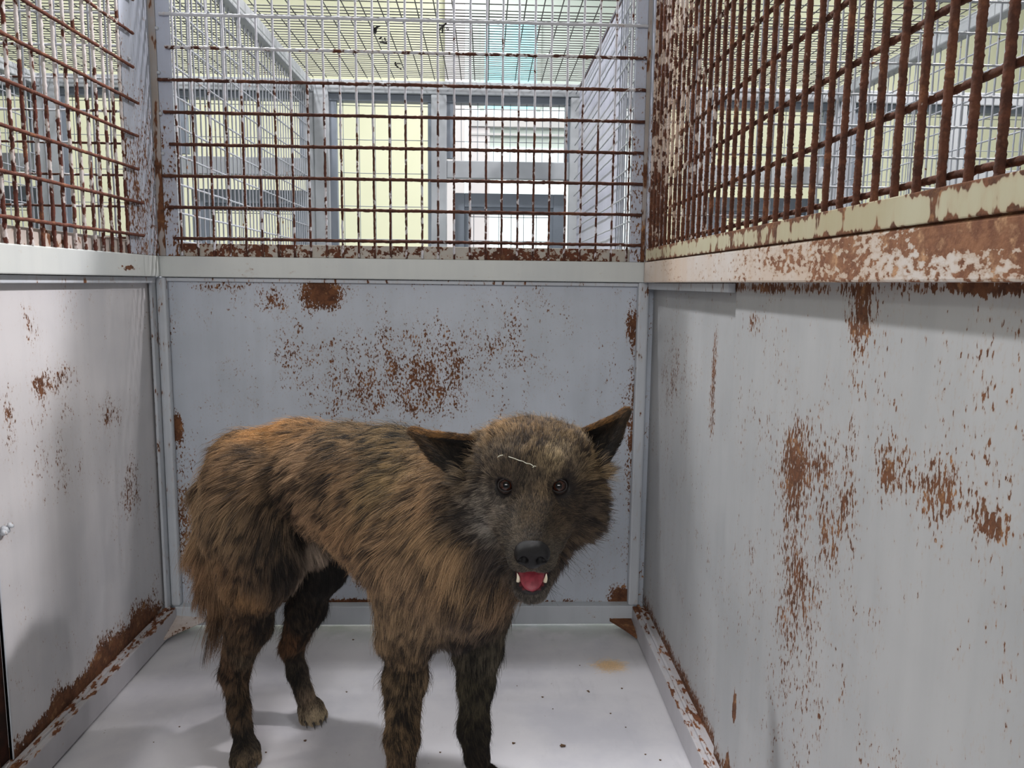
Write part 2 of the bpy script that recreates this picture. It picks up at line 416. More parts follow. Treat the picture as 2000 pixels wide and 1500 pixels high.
# corner posts : folded angles, seam strip, lower tube
ZT = 1.40
for side, lab in ((-1, 'rust-flecked grey corner post between left and back wire mesh'), (1, 'grey and rusty corner post between back and right wire mesh')):
    t = thing('corner_post', lab, 'post')
    t.location = (XL if side < 0 else XR, YD, 0)
    tx = t.location
    def rel(lst): return [(a - tx.x, b - tx.x, c - tx.y, d - tx.y, e, f) for a, b, c, d, e, f in lst]
    if side < 0:
        boxes('side_flange', rel([(XL - 0.004, XL, YD - 0.116, YD, ZR1, ZT)]), M_post, t, 0.001)
        boxes('back_flange', rel([(XL + 0.012, XL + 0.037, YD, YD + 0.004, ZR1, ZT)]), M_post, t, 0.001)
        boxes('seam_strip', rel([(XL - 0.001, XL + 0.012, YD - 0.002, YD + 0.006, ZR1, ZT)]), M_seam, t, 0.001)
        boxes('lower_tube', rel([(XL - 0.012, XL + 0.006, YD + 0.004, YD + 0.020, ZB, ZR0)]), M_lowpost, t, 0.005)
        boxes('lower_flange', rel([(XL - 0.018, XL - 0.013, YD - 0.012, YD + 0.02, ZB, ZR0)]), M_lowpost, t, 0.001)
    else:
        boxes('back_flange', rel([(XR - 0.028, XR - 0.007, YD, YD + 0.004, ZR1, ZT)]), M_post, t, 0.001)
        boxes('seam_strip', rel([(XR - 0.007, XR + 0.002, YD - 0.002, YD + 0.006, ZR1, ZT)]), M_seam, t, 0.001)
        boxes('side_flange', rel([(XR, XR + 0.004, YD - 0.022, YD, ZR1, ZT)]), M_post, t, 0.001)
        boxes('lower_tube', rel([(XR - 0.008, XR + 0.013, YD + 0.002, YD + 0.020, ZB, ZR0)]), M_lowpost, t, 0.004)
    if side < 0:
        for wx, wy in ((306, 55), (310, 142), (314, 222), (318, 300)):
            bm = bmesh.new(); bmesh.ops.create_icosphere(bm, subdivisions=2, radius=0.0036)
            p = atY(wx, wy, YD - 0.001)
            for v in bm.verts: v.co = v.co + p - t.location
            from_bm('weld_bead', bm, M_lowpost, t, smooth=True)
        for wx, wy in ((252, 115), (243, 60)):
            bm = bmesh.new(); bmesh.ops.create_icosphere(bm, subdivisions=2, radius=0.0034)
            p = atX(wx, wy, XL + 0.001)
            for v in bm.verts: v.co = v.co + p - t.location
            from_bm('weld_bead', bm, M_lowpost, t, smooth=True)

# weld dots on the left post
DM, Z0, WS = 0.0570, 1.1746, 0.0301
ZL = [Z0 - DM * i for i in range(-4, 8)]


def lift(t, loc):
    return t


# back screen
t = thing('wire_mesh_screen', 'rusty wire mesh screen above the back wall', 'wire mesh')
boxes('bottom_flange', [(XL + 0.012, XR - 0.007, YD + 0.004, YD + 0.012, ZR1, ZFL)], M_flangeB, t, 0.001)
tubes_mesh('cross_wires', [((XL + 0.013 + 0.008 * ((i * 7) % 3), YD - 0.0042, z), (XR - 0.008, YD - 0.0042, z - 0.001)) for i, z in enumerate(ZL)], 0.0031, M_wireBh, t, step=0.004, rough=0.14, seed=3)
tubes_mesh('upright_wires', [((XL + 0.042 + WS * i, YD + 0.0015, ZR1 + 0.001), (XL + 0.042 + WS * i - 0.001, YD + 0.0015, ZT + 0.02)) for i in range(29)], 0.0022, M_wireB, t, step=0.004, rough=0.12, seed=4)
# right screen
t = thing('wire_mesh_screen', 'heavily rusted wire mesh screen above the right wall', 'wire mesh')
boxes('bottom_flange', [(XR - 0.0015, XR + 0.0015, NEAR, YD - 0.022, ZR1 + 0.0012, ZFL)], M_flangeR, t, 0.001)
sw = lambda c: 1.0 + 0.05 * np.clip((0.95 - c[:, 1]) / 0.5, 0, 1)
tubes_mesh('cross_wires', [((XR + 0.0108, 0.15, z), (XR + 0.0108, YD - 0.02, z)) for z in ZL], 0.0027, M_wireR, t, step=0.003, rough=0.11, seed=5, swell=sw)
tubes_mesh('upright_wires', [((XR + 0.0050, 0.223 + WS * i, ZFL - 0.012), (XR + 0.0050, 0.223 + WS * i, ZT + 0.02)) for i in range(42)], 0.0030, M_wireR, t, sides=9, step=0.0013, rough=0.10, wob=0.00009, seed=6, swell=sw)
boxes('seam_strip', [(XR + 0.002, XR + 0.012, NEAR, YD - 0.022, ZR1 - 0.002, ZR1 + 0.010)], M_rust, t, 0)  # dark strip added behind the flange gap to block the bright slit
# left screen
t = thing('wire_mesh_screen', 'white and rust wire mesh screen above the left wall', 'wire mesh')
boxes('bottom_flange', [(XL - 0.014, XL - 0.006, NEAR, YD - 0.10, ZR1, ZFL)], M_flangeL, t, 0.001)
tubes_mesh('cross_wires', [((XL + 0.0055, 0.5, z), (XL + 0.0055, YD - 0.085 + 0.006 * ((i * 5) % 3), z)) for i, z in enumerate(ZL)], 0.0027, M_wireLh, t, step=0.004, rough=0.12, seed=7)
tubes_mesh('upright_wires', [((XL - 0.002, YD - 0.121 - 0.0285 * i, ZR1), (XL - 0.002, YD - 0.121 - 0.0285 * i, ZT + 0.02)) for i in range(30)], 0.0027, M_wireL, t, sides=7, step=0.003, rough=0.15, seed=8)

# ------------------------------------------------------------------ neighbouring cells in the row
for k, lab in ((-1, 'pale wire mesh screen at the back of the cell beyond the left mesh'), (1, 'pale wire mesh screen at the back of the cell beyond the right mesh')):
    x0 = XL + k * PITCH_CELL + 0.008; x1 = XR + k * PITCH_CELL - 0.008
    t = thing('wire_mesh_screen', lab, 'wire mesh')
    boxes('bottom_flange', [(x0, x1, YD + 0.004, YD + 0.012, ZR0, ZFL)], M_flangeB, t, 0.001)
    parts('end_flange', [(x0, x0 + 0.03, YD, YD + 0.004, ZR1, ZT), (x1 - 0.03, x1, YD, YD + 0.004, ZR1, ZT)], M_post, t, 0.001)
    tubes_mesh('cross_wires', [((x0, YD - 0.003, z), (x1, YD - 0.003, z)) for z in ZL], 0.0022, M_wireG if k > 0 else M_wireB, t, step=0.006, rough=0.12, seed=11 + k)
    tubes_mesh('upright_wires', [((x0 + 0.02 + WS * i, YD + 0.0015, ZR1), (x0 + 0.02 + WS * i, YD + 0.0015, ZT)) for i in range(29)], 0.0019, M_wireG, t, step=0.006, seed=14 + k)

# cells behind: top frame tubes, dividers, ceiling gratings, gates
Y2 = 2.75
def divider(x, lab, label_t, zt=ZT - 0.06):
    t = thing('wire_mesh_divider', lab, 'wire mesh')
    tubes_mesh('cross_wires', [((x, YD + 0.03, z), (x, Y2, z)) for z in ZL if z < 1.33], 0.0022, M_wireG, t, step=0.01, seed=int(50 + x * 10))
    tubes_mesh('upright_wires', [((x, YD + 0.05 + WS * i, ZR1), (x, YD + 0.05 + WS * i, 1.343)) for i in range(41)], 0.0019, M_wireG, t, step=0.01, seed=int(70 + x * 10))
    boxes('bottom_bar', [(x - 0.012, x + 0.012, YD + 0.03, Y2, ZR0, ZFL - 0.005)], M_frame, t, 0.001)
    tag(boxes('top_tube', [(x - 0.018, x + 0.018, YD + 0.012, Y2, 1.345, 1.385)], M_frame, None, 0.004), label_t, 'steel tube')


divider(XL - 0.006, 'grey wire mesh divider on the left side of the cell behind', 'grey square tube on top of the left divider of the cell behind')
divider(XL - 0.006 - PITCH_CELL, 'grey wire mesh divider of the cell behind, furthest to the left', 'grey square tube on the furthest left divider')
divider(XR + 0.006 + PITCH_CELL, 'grey wire mesh divider of the cell behind, furthest to the right', 'grey square tube on the furthest right divider')

t = thing('cell_divider', 'smooth lilac-grey sheet divider on the right side of the cell behind', 'divider panel')
boxes('sheet', [(XR + 0.012, XR + 0.016, 1.83, Y2 - 0.03, 0.70, 1.362)], M_sheet, t, 0.0005)
boxes('edge_strip', [(XR + 0.008, XR + 0.018, 1.50, Y2 - 0.03, 1.362, 1.368)], M_rust, t, 0.0005)
tubes_mesh('cross_wires', [((XR, YD + 0.03, z), (XR, Y2 - 0.03, z)) for z in ZL if z < 1.36], 0.0019, M_wireG, t, step=0.01, seed=31)
tubes_mesh('upright_wires', [((XR + 0.004, YD + 0.03 + WS * i, ZR1), (XR + 0.004, YD + 0.03 + WS * i, 1.362)) for i in range(12)], 0.0019, M_wireG, t, step=0.01, seed=32)

GS = 0.046
for k, lab in ((-1, 'wire grating over the cell seen beyond the left mesh'), (0, 'wire grating over the cell directly behind'), (1, 'wire grating over the cell seen beyond the right mesh')):
    x0 = XL + k * PITCH_CELL; x1 = XR + k * PITCH_CELL
    t = thing('ceiling_grating', lab, 'wire grating')
    zc = 1.39
    tubes_mesh('long_wires', [((x, YD + 0.03, zc), (x, Y2, zc)) for x in np.arange(x0 + 0.02, x1 - 0.01, GS)], 0.0016, M_wireD, t, step=0.05, rough=0.05, seed=41 + k)
    tubes_mesh('cross_wires', [((x0, y, zc + 0.003), (x1, y, zc + 0.003)) for y in np.arange(YD + 0.04, Y2, GS)] +
               [((x0, y, zc + 0.006), (x1, y, zc + 0.006)) for y in np.arange(2.10, Y2, GS / 2) + 0.008], 0.0014, M_wireD, t, step=0.05, rough=0.05, seed=44 + k)
    if k == 0:
        rt = random.Random(8)
        for px, py in ((735, 55), (747, 80), (777, 128), (866, 52)):
            p = atZ(px, py, zc + 0.002)
            L = []
            for q in range(5):
                a = Vector((rt.uniform(-0.012, 0.012), rt.uniform(-0.03, 0.03), rt.uniform(-0.006, 0.004)))
                b = Vector((rt.uniform(-0.012, 0.012), rt.uniform(-0.03, 0.03), rt.uniform(-0.006, 0.004)))
                L.append((p + a, p + b))
            tubes_mesh('wire_tie', L, 0.0022, M_tie, t, step=0.01, rough=0.2, seed=int(px))

def gate(k, lab, lab2):
    dx = k * PITCH_CELL
    t = thing('gate_frame', lab, 'gate frame')
    y0, y1 = Y2, Y2 + 0.035
    boxes('post', [(-0.597 + dx, -0.546 + dx, y0, y1 + 0.01, 0.55, 1.385)], M_frame, t, 0.003)
    boxes('post', [(-0.194 + dx, -0.140 + dx, y0 + 0.002, y1, 0.55, 1.345)], M_frame, t, 0.003)
    boxes('top_beam', [(-0.546 + dx, 0.322 + dx, y0, y1, 1.342, 1.385)], M_frame, t, 0.003)
    boxes('top_lintel', [(-0.546 + dx, 0.322 + dx, y0 + 0.012, y1 + 0.02, 1.318, 1.341)], M_frameD, t, 0.002)
    parts('inner_frame', [(-0.546 + dx, -0.521 + dx, y0 + 0.015, y1, 0.55, 1.318), (-0.206 + dx, -0.194 + dx, y0 + 0.015, y1, 0.55, 1.318)], M_frameD, t, 0.001)
    parts('window_frame', [(-0.140 + dx, -0.114 + dx, y0 + 0.015, y1, 1.13, 1.318), (0.272 + dx, 0.290 + dx, y0 + 0.015, y1, 1.05, 1.318)], M_frameD, t, 0.001)
    boxes('cross_beam', [(-0.140 + dx, 0.290 + dx, y0 + 0.006, y1, 1.062, 1.122)], M_frame, t, 0.003)
    boxes('side_post', [(0.290 + dx, 0.322 + dx, y0 + 0.002, y1, 0.55, 1.342)], M_frame, t, 0.003)
    L = [((-0.521 + dx, y1 - 0.01, z), (-0.206 + dx, y1 - 0.01, z)) for z in np.arange(0.62, 1.32, 0.114)]
    L += [((x, y1 - 0.012, 0.55), (x, y1 - 0.012, 1.318)) for x in np.arange(-0.50 + dx, -0.206 + dx, 0.055)]
    L += [((-0.114 + dx, y1 - 0.01, z), (0.272 + dx, y1 - 0.01, z)) for z in (1.19, 1.30)]
    L += [((x, y1 - 0.012, 1.12), (x, y1 - 0.012, 1.318)) for x in np.arange(-0.09 + dx, 0.27 + dx, 0.057)]
    tubes_mesh('gate_mesh', L, 0.0013, M_frameD, t, sides=5, step=0.1, rough=0.03, seed=60 + k)
    d = thing('gate_door', lab2, 'gate')
    parts('door_frame', [(-0.120 + dx, -0.078 + dx, y1 + 0.01, y1 + 0.04, 0.56, 1.016), (0.240 + dx, 0.286 + dx, y1 + 0.01, y1 + 0.04, 0.56, 1.016), (-0.078 + dx, 0.240 + dx, y1 + 0.01, y1 + 0.04, 0.968, 1.016)], M_frameD, d, 0.002)
    parts('inner_rim', [(-0.078 + dx, -0.062 + dx, y1 + 0.02, y1 + 0.06, 0.56, 0.968), (0.226 + dx, 0.240 + dx, y1 + 0.02, y1 + 0.06, 0.56, 0.968), (-0.062 + dx, 0.226 + dx, y1 + 0.02, y1 + 0.06, 0.945, 0.968)], M_frameD, d, 0.001)
    L = [((-0.062 + dx, y1 + 0.03, z), (0.226 + dx, y1 + 0.03, z)) for z in (0.62, 0.735, 0.85, 0.935)]
    L += [((x, y1 + 0.028, 0.56), (x, y1 + 0.028, 0.945)) for x in np.arange(-0.045 + dx, 0.226 + dx, 0.045)]
    tubes_mesh('door_mesh', L, 0.0013, M_frameD, d, sides=5, step=0.1, rough=0.03, seed=80 + k)


for k, a, b in ((-2, 'grey gate frame furthest to the left beyond the meshes', 'small grey gate furthest to the left'),
                (-1, 'grey gate frame seen through the left part of the back mesh', 'small grey gate seen through the left part of the back mesh'),
                (0, 'grey gate frame directly behind, with tall cream opening and square window', 'small blue-grey gate under the crossbeam directly behind'),
                (1, 'grey gate frame seen through the rusty right mesh', 'small grey gate seen through the rusty right mesh'),
                (2, 'grey gate frame furthest to the right beyond the rusty mesh', 'small grey gate furthest to the right')):
    gate(k, a, b)

# ------------------------------------------------------------------ the room beyond
M_cream = plain('cream_wall', (230, 231, 206), 0.8, (225, 227, 200), 1.2)
M_ceil = plain('white_ceiling', (232, 232, 224), 0.8, (226, 226, 218), 1.0)
M_pillar = plain('white_pillar', (224, 220, 224), 0.7, (218, 214, 218), 2.0)
M_pale = plain('pale_green_wall', (208, 220, 216), 0.6, (202, 214, 210), 2.0)
M_ground = plain('grey_room_floor', (150, 152, 150), 0.5, (134, 136, 134), 3.0)
M_sky = plain('daylit_glass', (150, 228, 240), 0.2, (176, 238, 246), 1.5, emit=0.62)
M_lit = plain('lit_frosted_glass', (236, 248, 250), 0.3, (228, 240, 246), 1.5, emit=0.55)
M_trim = plain('window_trim', (206, 204, 206), 0.5, (196, 196, 200), 4.0)

YW = 5.5
structure(boxes('wall_far', [(-6, -0.29, YW, YW + 0.1, -0.8, 3.3), (1.05, 6, YW, YW + 0.1, -0.8, 3.3)], M_cream, bevel=0))
structure(boxes('trim_1', [(-0.29, -0.155, YW - 0.06, YW + 0.1, -0.8, 3.3)], M_pillar, bevel=0.004))
structure(boxes('wall_recess', [(-0.13, 1.05, YW + 0.02, YW + 0.1, 1.62, 3.3)], M_pale, bevel=0))
w = structure(boxes('window_1', [(-0.02, 0.34, YW + 0.005, YW + 0.012, 1.90, 2.46)], M_sky, bevel=0))
parts('window_frame', [(-0.05, -0.02, YW - 0.005, YW + 0.02, 1.88, 2.49), (0.34, 0.37, YW - 0.005, YW + 0.02, 1.88, 2.49), (-0.02, 0.34, YW - 0.005, YW + 0.02, 2.46, 2.49)], M_pale, w, 0.002)
structure(boxes('window_2', [(-0.155, -0.13, YW, YW + 0.01, 1.2, 3.3)], M_lit, bevel=0))
structure(boxes('glow_band', [(-0.13, 1.05, YW + 0.0, YW + 0.012, 1.84, 1.895)], M_lit, bevel=0))  # glowing strip that stands in for the reflection of a fluorescent tube
w = structure(boxes('window_3', [(0.02, 1.05, YW + 0.01, YW + 0.02, 0.9, 1.635)], M_lit, bevel=0))
parts('window_frame', [(-0.13, 1.05, YW - 0.02, YW + 0.02, 1.772, 1.838), (-0.13, 1.05, YW - 0.01, YW + 0.02, 1.715, 1.73)], M_trim, w, 0.002)
boxes('side_panel', [(-0.13, 0.02, YW + 0.0, YW + 0.02, 0.2, 1.77)], M_pillar, w, 0.002)
boxes('lower_panel', [(0.02, 1.05, YW + 0.0, YW + 0.02, -0.8, 0.9)], M_pillar, w, 0.002)
structure(boxes('ceiling', [(-6, 6, -3, YW + 0.1, 3.3, 3.36)], M_ceil, bevel=0))
structure(boxes('ground', [(-6, 6, -3, YW + 0.1, -0.86, -0.8)], M_ground, bevel=0))
structure(boxes('wall_far_left', [(-6.1, -6, -3, YW, -0.8, 3.3)], M_cream, bevel=0))
structure(boxes('wall_far_right', [(6, 6.1, -3, YW, -0.8, 3.3)], M_cream, bevel=0))

# ------------------------------------------------------------------ corner gussets, bits on the floor
def prism(name, pts, z0, z1, mat, parent=None, jitter=0.0, sub=3, seed=0):
    rnd = random.Random(seed)
    bm = bmesh.new()
    a = [bm.verts.new((x, y, z0 + (z or 0))) for x, y, z in pts]
    b = [bm.verts.new((x, y, z1 + (z or 0))) for x, y, z in pts]
    bm.faces.new(a[::-1]); bm.faces.new(b)
    for i in range(len(pts)):
        j = (i + 1) % len(pts); bm.faces.new((a[i], a[j], b[j], b[i]))
    bmesh.ops.subdivide_edges(bm, edges=bm.edges[:], cuts=sub, use_grid_fill=True)
    for v in bm.verts:
        v.co += Vector((rnd.uniform(-1, 1), rnd.uniform(-1, 1), rnd.uniform(-1, 1))) * jitter
    return from_bm(name, bm, mat, parent, smooth=False)


M_gl = painted_steel('left_gusset_paint', (204, 198, 196), (170, 150, 140), bias=-0.10, hi=160.0)
M_gr = painted_steel('right_gusset_rust', (120, 84, 60), (96, 64, 44), bias=0.30, hi=160.0)
tag(prism('corner_gusset', [(XL, YD - 0.065, 0), (XL + 0.062, YD + 0.0, 0.010), (XL + 0.058, YD + 0.01, 0.016), (XL, YD + 0.005, 0.02)], 0.010, 0.0125, M_gl, jitter=0.0012, seed=2),
    'flaking pale corner gusset at the foot of the left corner post', 'gusset')
tag(prism('corner_gusset', [(XR, YD - 0.060, 0), (XR, YD + 0.005, 0.012), (XR - 0.045, YD + 0.01, 0.014), (XR - 0.045, YD - 0.003, 0.010)], 0.006, 0.010, M_gr, jitter=0.0012, seed=3),
    'rust-brown corner gusset at the foot of the right corner post', 'gusset')

M_crumb = plain('brown_crumb', (110, 84, 60), 0.9, (70, 54, 42), 90.0)
rc = random.Random(11)
crumb_spots = [(1098, 1458, 0.0042), (1060, 1362, 0.0022), (1148, 1350, 0.0025), (1215, 1345, 0.002), (1290, 1485, 0.002), (1003, 1452, 0.0028), (596, 1447, 0.0026),
               (520, 1470, 0.0018), (690, 1250, 0.0024), (1222, 1421, 0.0018), (1192, 1394, 0.0016), (677, 1352, 0.0016), (350, 1420, 0.0015), (300, 1450, 0.0015), (860, 1470, 0.002),
               (1260, 1474, 0.0016), (1132, 1300, 0.0016), (1150, 1352, 0.002), (1010, 1340, 0.0014), (1080, 1385, 0.0014)]
names = ('largest brown crumb on the floor right of the front paws', 'brown crumb on the floor, one of a scatter around the dog')
for i, (x, y, r) in enumerate(crumb_spots):
    bm = bmesh.new()
    r *= 0.72
    bmesh.ops.create_icosphere(bm, subdivisions=2, radius=r)
    p = atZ(x, y, 0)
    ph = rc.uniform(0, 6)
    for v in bm.verts:
        v.co = Vector((v.co.x * (1.3 + 0.4 * math.sin(ph)), v.co.y * 1.0, v.co.z * 0.55)) * (1 + 0.25 * math.sin(v.co.x * 1900 + ph) + 0.2 * math.sin(v.co.y * 2300 + v.co.z * 1500))
        v.co.z += r * 0.45
    o = from_bm('crumb', bm, M_crumb, None, smooth=True)
    o.location = (p.x, p.y, 0)
    tag(o, names[0] if i == 0 else names[1], 'crumb', None if i == 0 else 'brown crumbs scattered on the cage floor')


# ------------------------------------------------------------------ hair helpers (hair as real curves)
def hair_curves(name, pts, rad, col, mat, parent=None):
    """pts (n, k, 3), rad (n, k), col (n, 3) -> one Curves object"""
    n, k, _ = pts.shape
    hc = bpy.data.hair_curves.new(name)
    hc.add_curves([k] * n)
    hc.attributes['position'].data.foreach_set('vector', pts.reshape(-1).astype(np.float32))
    ra = hc.attributes.get('radius') or hc.attributes.new('radius', 'FLOAT', 'POINT')
    ra.data.foreach_set('value', rad.reshape(-1).astype(np.float32))
    a = hc.attributes.new('tint', 'FLOAT_COLOR', 'CURVE')
    c4 = np.concatenate([col, np.ones((n, 1))], 1)
    a.data.foreach_set('color', c4.reshape(-1).astype(np.float32))
    hc.materials.append(mat)
    o = bpy.data.objects.new(name, hc); COL.objects.link(o)
    if parent is not None: o.parent = parent
    return o


def hair_material(name, band=1.0, rough=0.62):
    """each hair has its own colour; like real agouti hair it is darker at the root and paler in the last third"""
    g = N(name)
    at = g.n('ShaderNodeAttribute', attribute_name='tint')
    hi = g.n('ShaderNodeHairInfo')
    rr = g.ramp(hi.outputs['Intercept'], 0.0, 0.75, 1.0 - 0.45 * band, 1.0 + 0.18 * band)
    c = g.vmath('MULTIPLY', at.outputs['Color'], (1, 1, 1))
    x = g.n('ShaderNodeVectorMath', operation='SCALE'); g.l(c, x.inputs[0]); g.l(rr, x.inputs['Scale'])
    g.l(x.outputs[0], g.b.inputs['Base Color'])
    g.b.inputs['Roughness'].default_value = rough
    g.b.inputs['Specular IOR Level'].default_value = 0.30
    return g.m


def srgb2lin(c):
    c = np.asarray(c, float) / 255.0
    return np.where(c <= 0.04045, c / 12.92, ((c + 0.055) / 1.055) ** 2.4)


# loose tuft of shed fur on the floor
rg = np.random.default_rng(5)
n = 700
c0 = np.array(atZ(1187, 1303, 0))
root = c0 + np.stack([rg.normal(0, 0.013, n), rg.normal(0, 0.010, n), np.abs(rg.normal(0, 0.0015, n)) + 0.0006], 1)
ang = rg.normal(0.2, 0.9, n); L = rg.uniform(0.008, 0.02, n)
t5 = np.linspace(0, 1, 5)
pts = root[:, None, :] + np.stack([np.cos(ang)[:, None] * t5 * L[:, None], np.sin(ang)[:, None] * (t5 ** 2) * L[:, None] * 0.7, np.sin(t5 * np.pi)[None, :] * rg.uniform(0.0005, 0.004, n)[:, None]], -1)
pts -= np.array([c0[0], c0[1], 0])
M_hair_loose = hair_material('loose_fur', 0.2)
tuft = hair_curves('fur_tuft', pts, np.full((n, 5), 0.00013) * (1 - 0.5 * t5), srgb2lin((246, 218, 178)) * rg.uniform(0.75, 1.1, (n, 1)), M_hair_loose)
tuft.location = (c0[0], c0[1], 0)
tag(tuft, 'small loose tuft of pale tan fur on the floor near the right wall', 'fur tuft', kind='stuff')

# ------------------------------------------------------------------ the dog
def V3(v): return np.array((v.x, v.y, v.z))


def Q(x, y, Y): return V3(atY(x, y, Y))


CR, CU, CF = V3(AX_R), V3(AX_U), V3(AX_F)

# head frame : origin between the eyes, columns side / forward / up
E0 = Q(1040, 945, 0.852)
HP = math.radians(14)
Hf = np.array([-0.055, -math.cos(HP), -math.sin(HP)]); Hf /= np.linalg.norm(Hf)
Hs = np.array([1.0, 0.0, 0.0]) + 0.02 * np.array([0, 0, 1.0]); Hs -= Hf * (Hs @ Hf); Hs /= np.linalg.norm(Hs)
Hu = np.cross(Hs, Hf); Hu = Hu if Hu[2] > 0 else -Hu


def Hd(s, f, u): return E0 + Hs * s + Hf * f + Hu * u


class SDF:
    def __init__(self, lo, hi, h):
        self.lo = np.array(lo, float); self.h = h
        self.n = np.ceil((np.array(hi) - self.lo) / h).astype(int) + 1
        self.g = np.full(self.n, 0.05, np.float32)

    def _sub(self, lo, hi, pad):
        a = np.clip(np.floor((np.array(lo) - pad - self.lo) / self.h).astype(int), 0, self.n - 1)
        b = np.clip(np.ceil((np.array(hi) + pad - self.lo) / self.h).astype(int) + 1, 1, self.n)
        ax = [self.lo[i] + self.h * np.arange(a[i], b[i]) for i in range(3)]
        P_ = np.stack(np.meshgrid(*ax, indexing='ij'), -1).astype(np.float32)
        return (slice(a[0], b[0]), slice(a[1], b[1]), slice(a[2], b[2])), P_

    def _join(self, sl, d, k, sub=False):
        g = self.g[sl]
        if sub:
            hh = np.clip(0.5 - 0.5 * (d + g) / k, 0, 1)
            self.g[sl] = g * (1 - hh) + (-d) * hh + k * hh * (1 - hh)
        else:
            hh = np.clip(0.5 + 0.5 * (g - d) / k, 0, 1)
            self.g[sl] = g * (1 - hh) + d * hh - k * hh * (1 - hh)

    def cone(self, a, ra, b, rb, k=0.02, sub=False):
        a = np.asarray(a, np.float32); b = np.asarray(b, np.float32)
        sl, P_ = self._sub(np.minimum(a - ra, b - rb), np.maximum(a + ra, b + rb), k * 1.2 + 0.012)
        ba = b - a; t = np.clip(((P_ - a) @ ba) / (ba @ ba), 0, 1)
        d = np.linalg.norm(P_ - a - t[..., None] * ba, axis=-1) - (ra + (rb - ra) * t)
        self._join(sl, d.astype(np.float32), k, sub)

    def ell(self, c, axes, radii, k=0.02, sub=False):
        c = np.asarray(c, np.float32); A = np.array(axes, np.float32); r = np.array(radii, np.float32)
        m = float(max(radii))
        sl, P_ = self._sub(c - m, c + m, k * 1.2 + 0.012)
        q = (P_ - c) @ A.T
        k0 = np.linalg.norm(q / r, axis=-1); k1 = np.linalg.norm(q / (r * r), axis=-1) + 1e-6
        self._join(sl, (k0 * (k0 - 1) / k1).astype(np.float32), k, sub)

    def tri(self, a, b, c, r, k=0.006):
        a, b, c = (np.asarray(v, np.float32) for v in (a, b, c))
        sl, P_ = self._sub(np.minimum(np.minimum(a, b), c) - r, np.maximum(np.maximum(a, b), c) + r, k * 1.2 + 0.012)
        ba, cb, ac = b - a, c - b, a - c; nor = np.cross(ba, ac)
        pa, pb_, pc = P_ - a, P_ - b, P_ - c
        s = np.sign(pa @ np.cross(ba, nor)) + np.sign(pb_ @ np.cross(cb, nor)) + np.sign(pc @ np.cross(ac, nor))
        def seg(p, e):
            t = np.clip((p @ e) / (e @ e), 0, 1); v = e * t[..., None] - p
            return (v * v).sum(-1)
        d1 = np.minimum(np.minimum(seg(pa, ba), seg(pb_, cb)), seg(pc, ac))
        d2 = (pa @ nor) ** 2 / (nor @ nor)
        d = np.sqrt(np.where(s < 2.0, d1, d2)) - r
        self._join(sl, d.astype(np.float32), k)

    def sample(self, p):
        q = (np.asarray(p) - self.lo) / self.h; i = np.clip(np.floor(q).astype(int), 0, self.n - 2); f = q - i
        out = 0
        for dx in (0, 1):
            for dy in (0, 1):
                for dz in (0, 1):
                    w = (f[..., 0] if dx else 1 - f[..., 0]) * (f[..., 1] if dy else 1 - f[..., 1]) * (f[..., 2] if dz else 1 - f[..., 2])
                    out = out + w * self.g[i[..., 0] + dx, i[..., 1] + dy, i[..., 2] + dz]
        return out

    def grad(self, p):
        e = self.h; p = np.asarray(p); o = []
        for k in range(3):
            d = np.zeros(3); d[k] = e
            o.append(self.sample(p + d) - self.sample(p - d))
        g = np.stack(o, -1)
        return g / (np.linalg.norm(g, axis=-1, keepdims=True) + 1e-9)

    def blur(self, it=1):
        for _ in range(it):
            for ax in range(3):
                g = self.g
                self.g = (0.5 * g + 0.25 * np.roll(g, 1, ax) + 0.25 * np.roll(g, -1, ax)).astype(np.float32)

    def mesh(self):
        """surface nets"""
        g = self.g; s = g < 0
        c = [s[dx:s.shape[0] - 1 + dx, dy:s.shape[1] - 1 + dy, dz:s.shape[2] - 1 + dz] for dx in (0, 1) for dy in (0, 1) for dz in (0, 1)]
        cnt = sum(x.astype(np.int8) for x in c)
        act = (cnt > 0) & (cnt < 8)
        idx = np.full(act.shape, -1, np.int64); cells = np.argwhere(act); idx[act] = np.arange(len(cells))
        corner = [(dx, dy, dz) for dx in (0, 1) for dy in (0, 1) for dz in (0, 1)]
        gv = np.stack([g[cells[:, 0] + a, cells[:, 1] + b, cells[:, 2] + d] for a, b, d in corner], 1)
        acc = np.zeros((len(cells), 3)); w = np.zeros(len(cells))
        for i in range(8):
            for j in range(i + 1, 8):
                if sum(abs(corner[i][m] - corner[j][m]) for m in range(3)) != 1: continue
                a, b = gv[:, i], gv[:, j]; cr = (a < 0) != (b < 0)
                t = np.where(cr, a / np.where(cr, a - b, 1), 0)
                acc[cr] += (np.array(corner[i]) + t[:, None] * (np.array(corner[j]) - np.array(corner[i])))[cr]; w[cr] += 1
        V = self.lo + (cells + acc / w[:, None]) * self.h
        F = []
        for ax in range(3):
            u, v = (ax + 1) % 3, (ax + 2) % 3
            a = np.take(s, range(s.shape[ax] - 1), ax); b = np.take(s, range(1, s.shape[ax]), ax)
            e = np.argwhere(a != b); ins = a[tuple(e.T)]
            ok = (e[:, u] > 0) & (e[:, v] > 0) & (e[:, u] < g.shape[u] - 1) & (e[:, v] < g.shape[v] - 1)
            e = e[ok]; ins = ins[ok]
            def at(du, dv):
                x = e.copy(); x[:, u] -= du; x[:, v] -= dv; return idx[tuple(x.T)]
            q = np.stack([at(1, 1), at(0, 1), at(0, 0), at(1, 0)], 1)
            q[~ins] = q[~ins][:, ::-1]
            F.append(q)
        return V, np.concatenate(F)


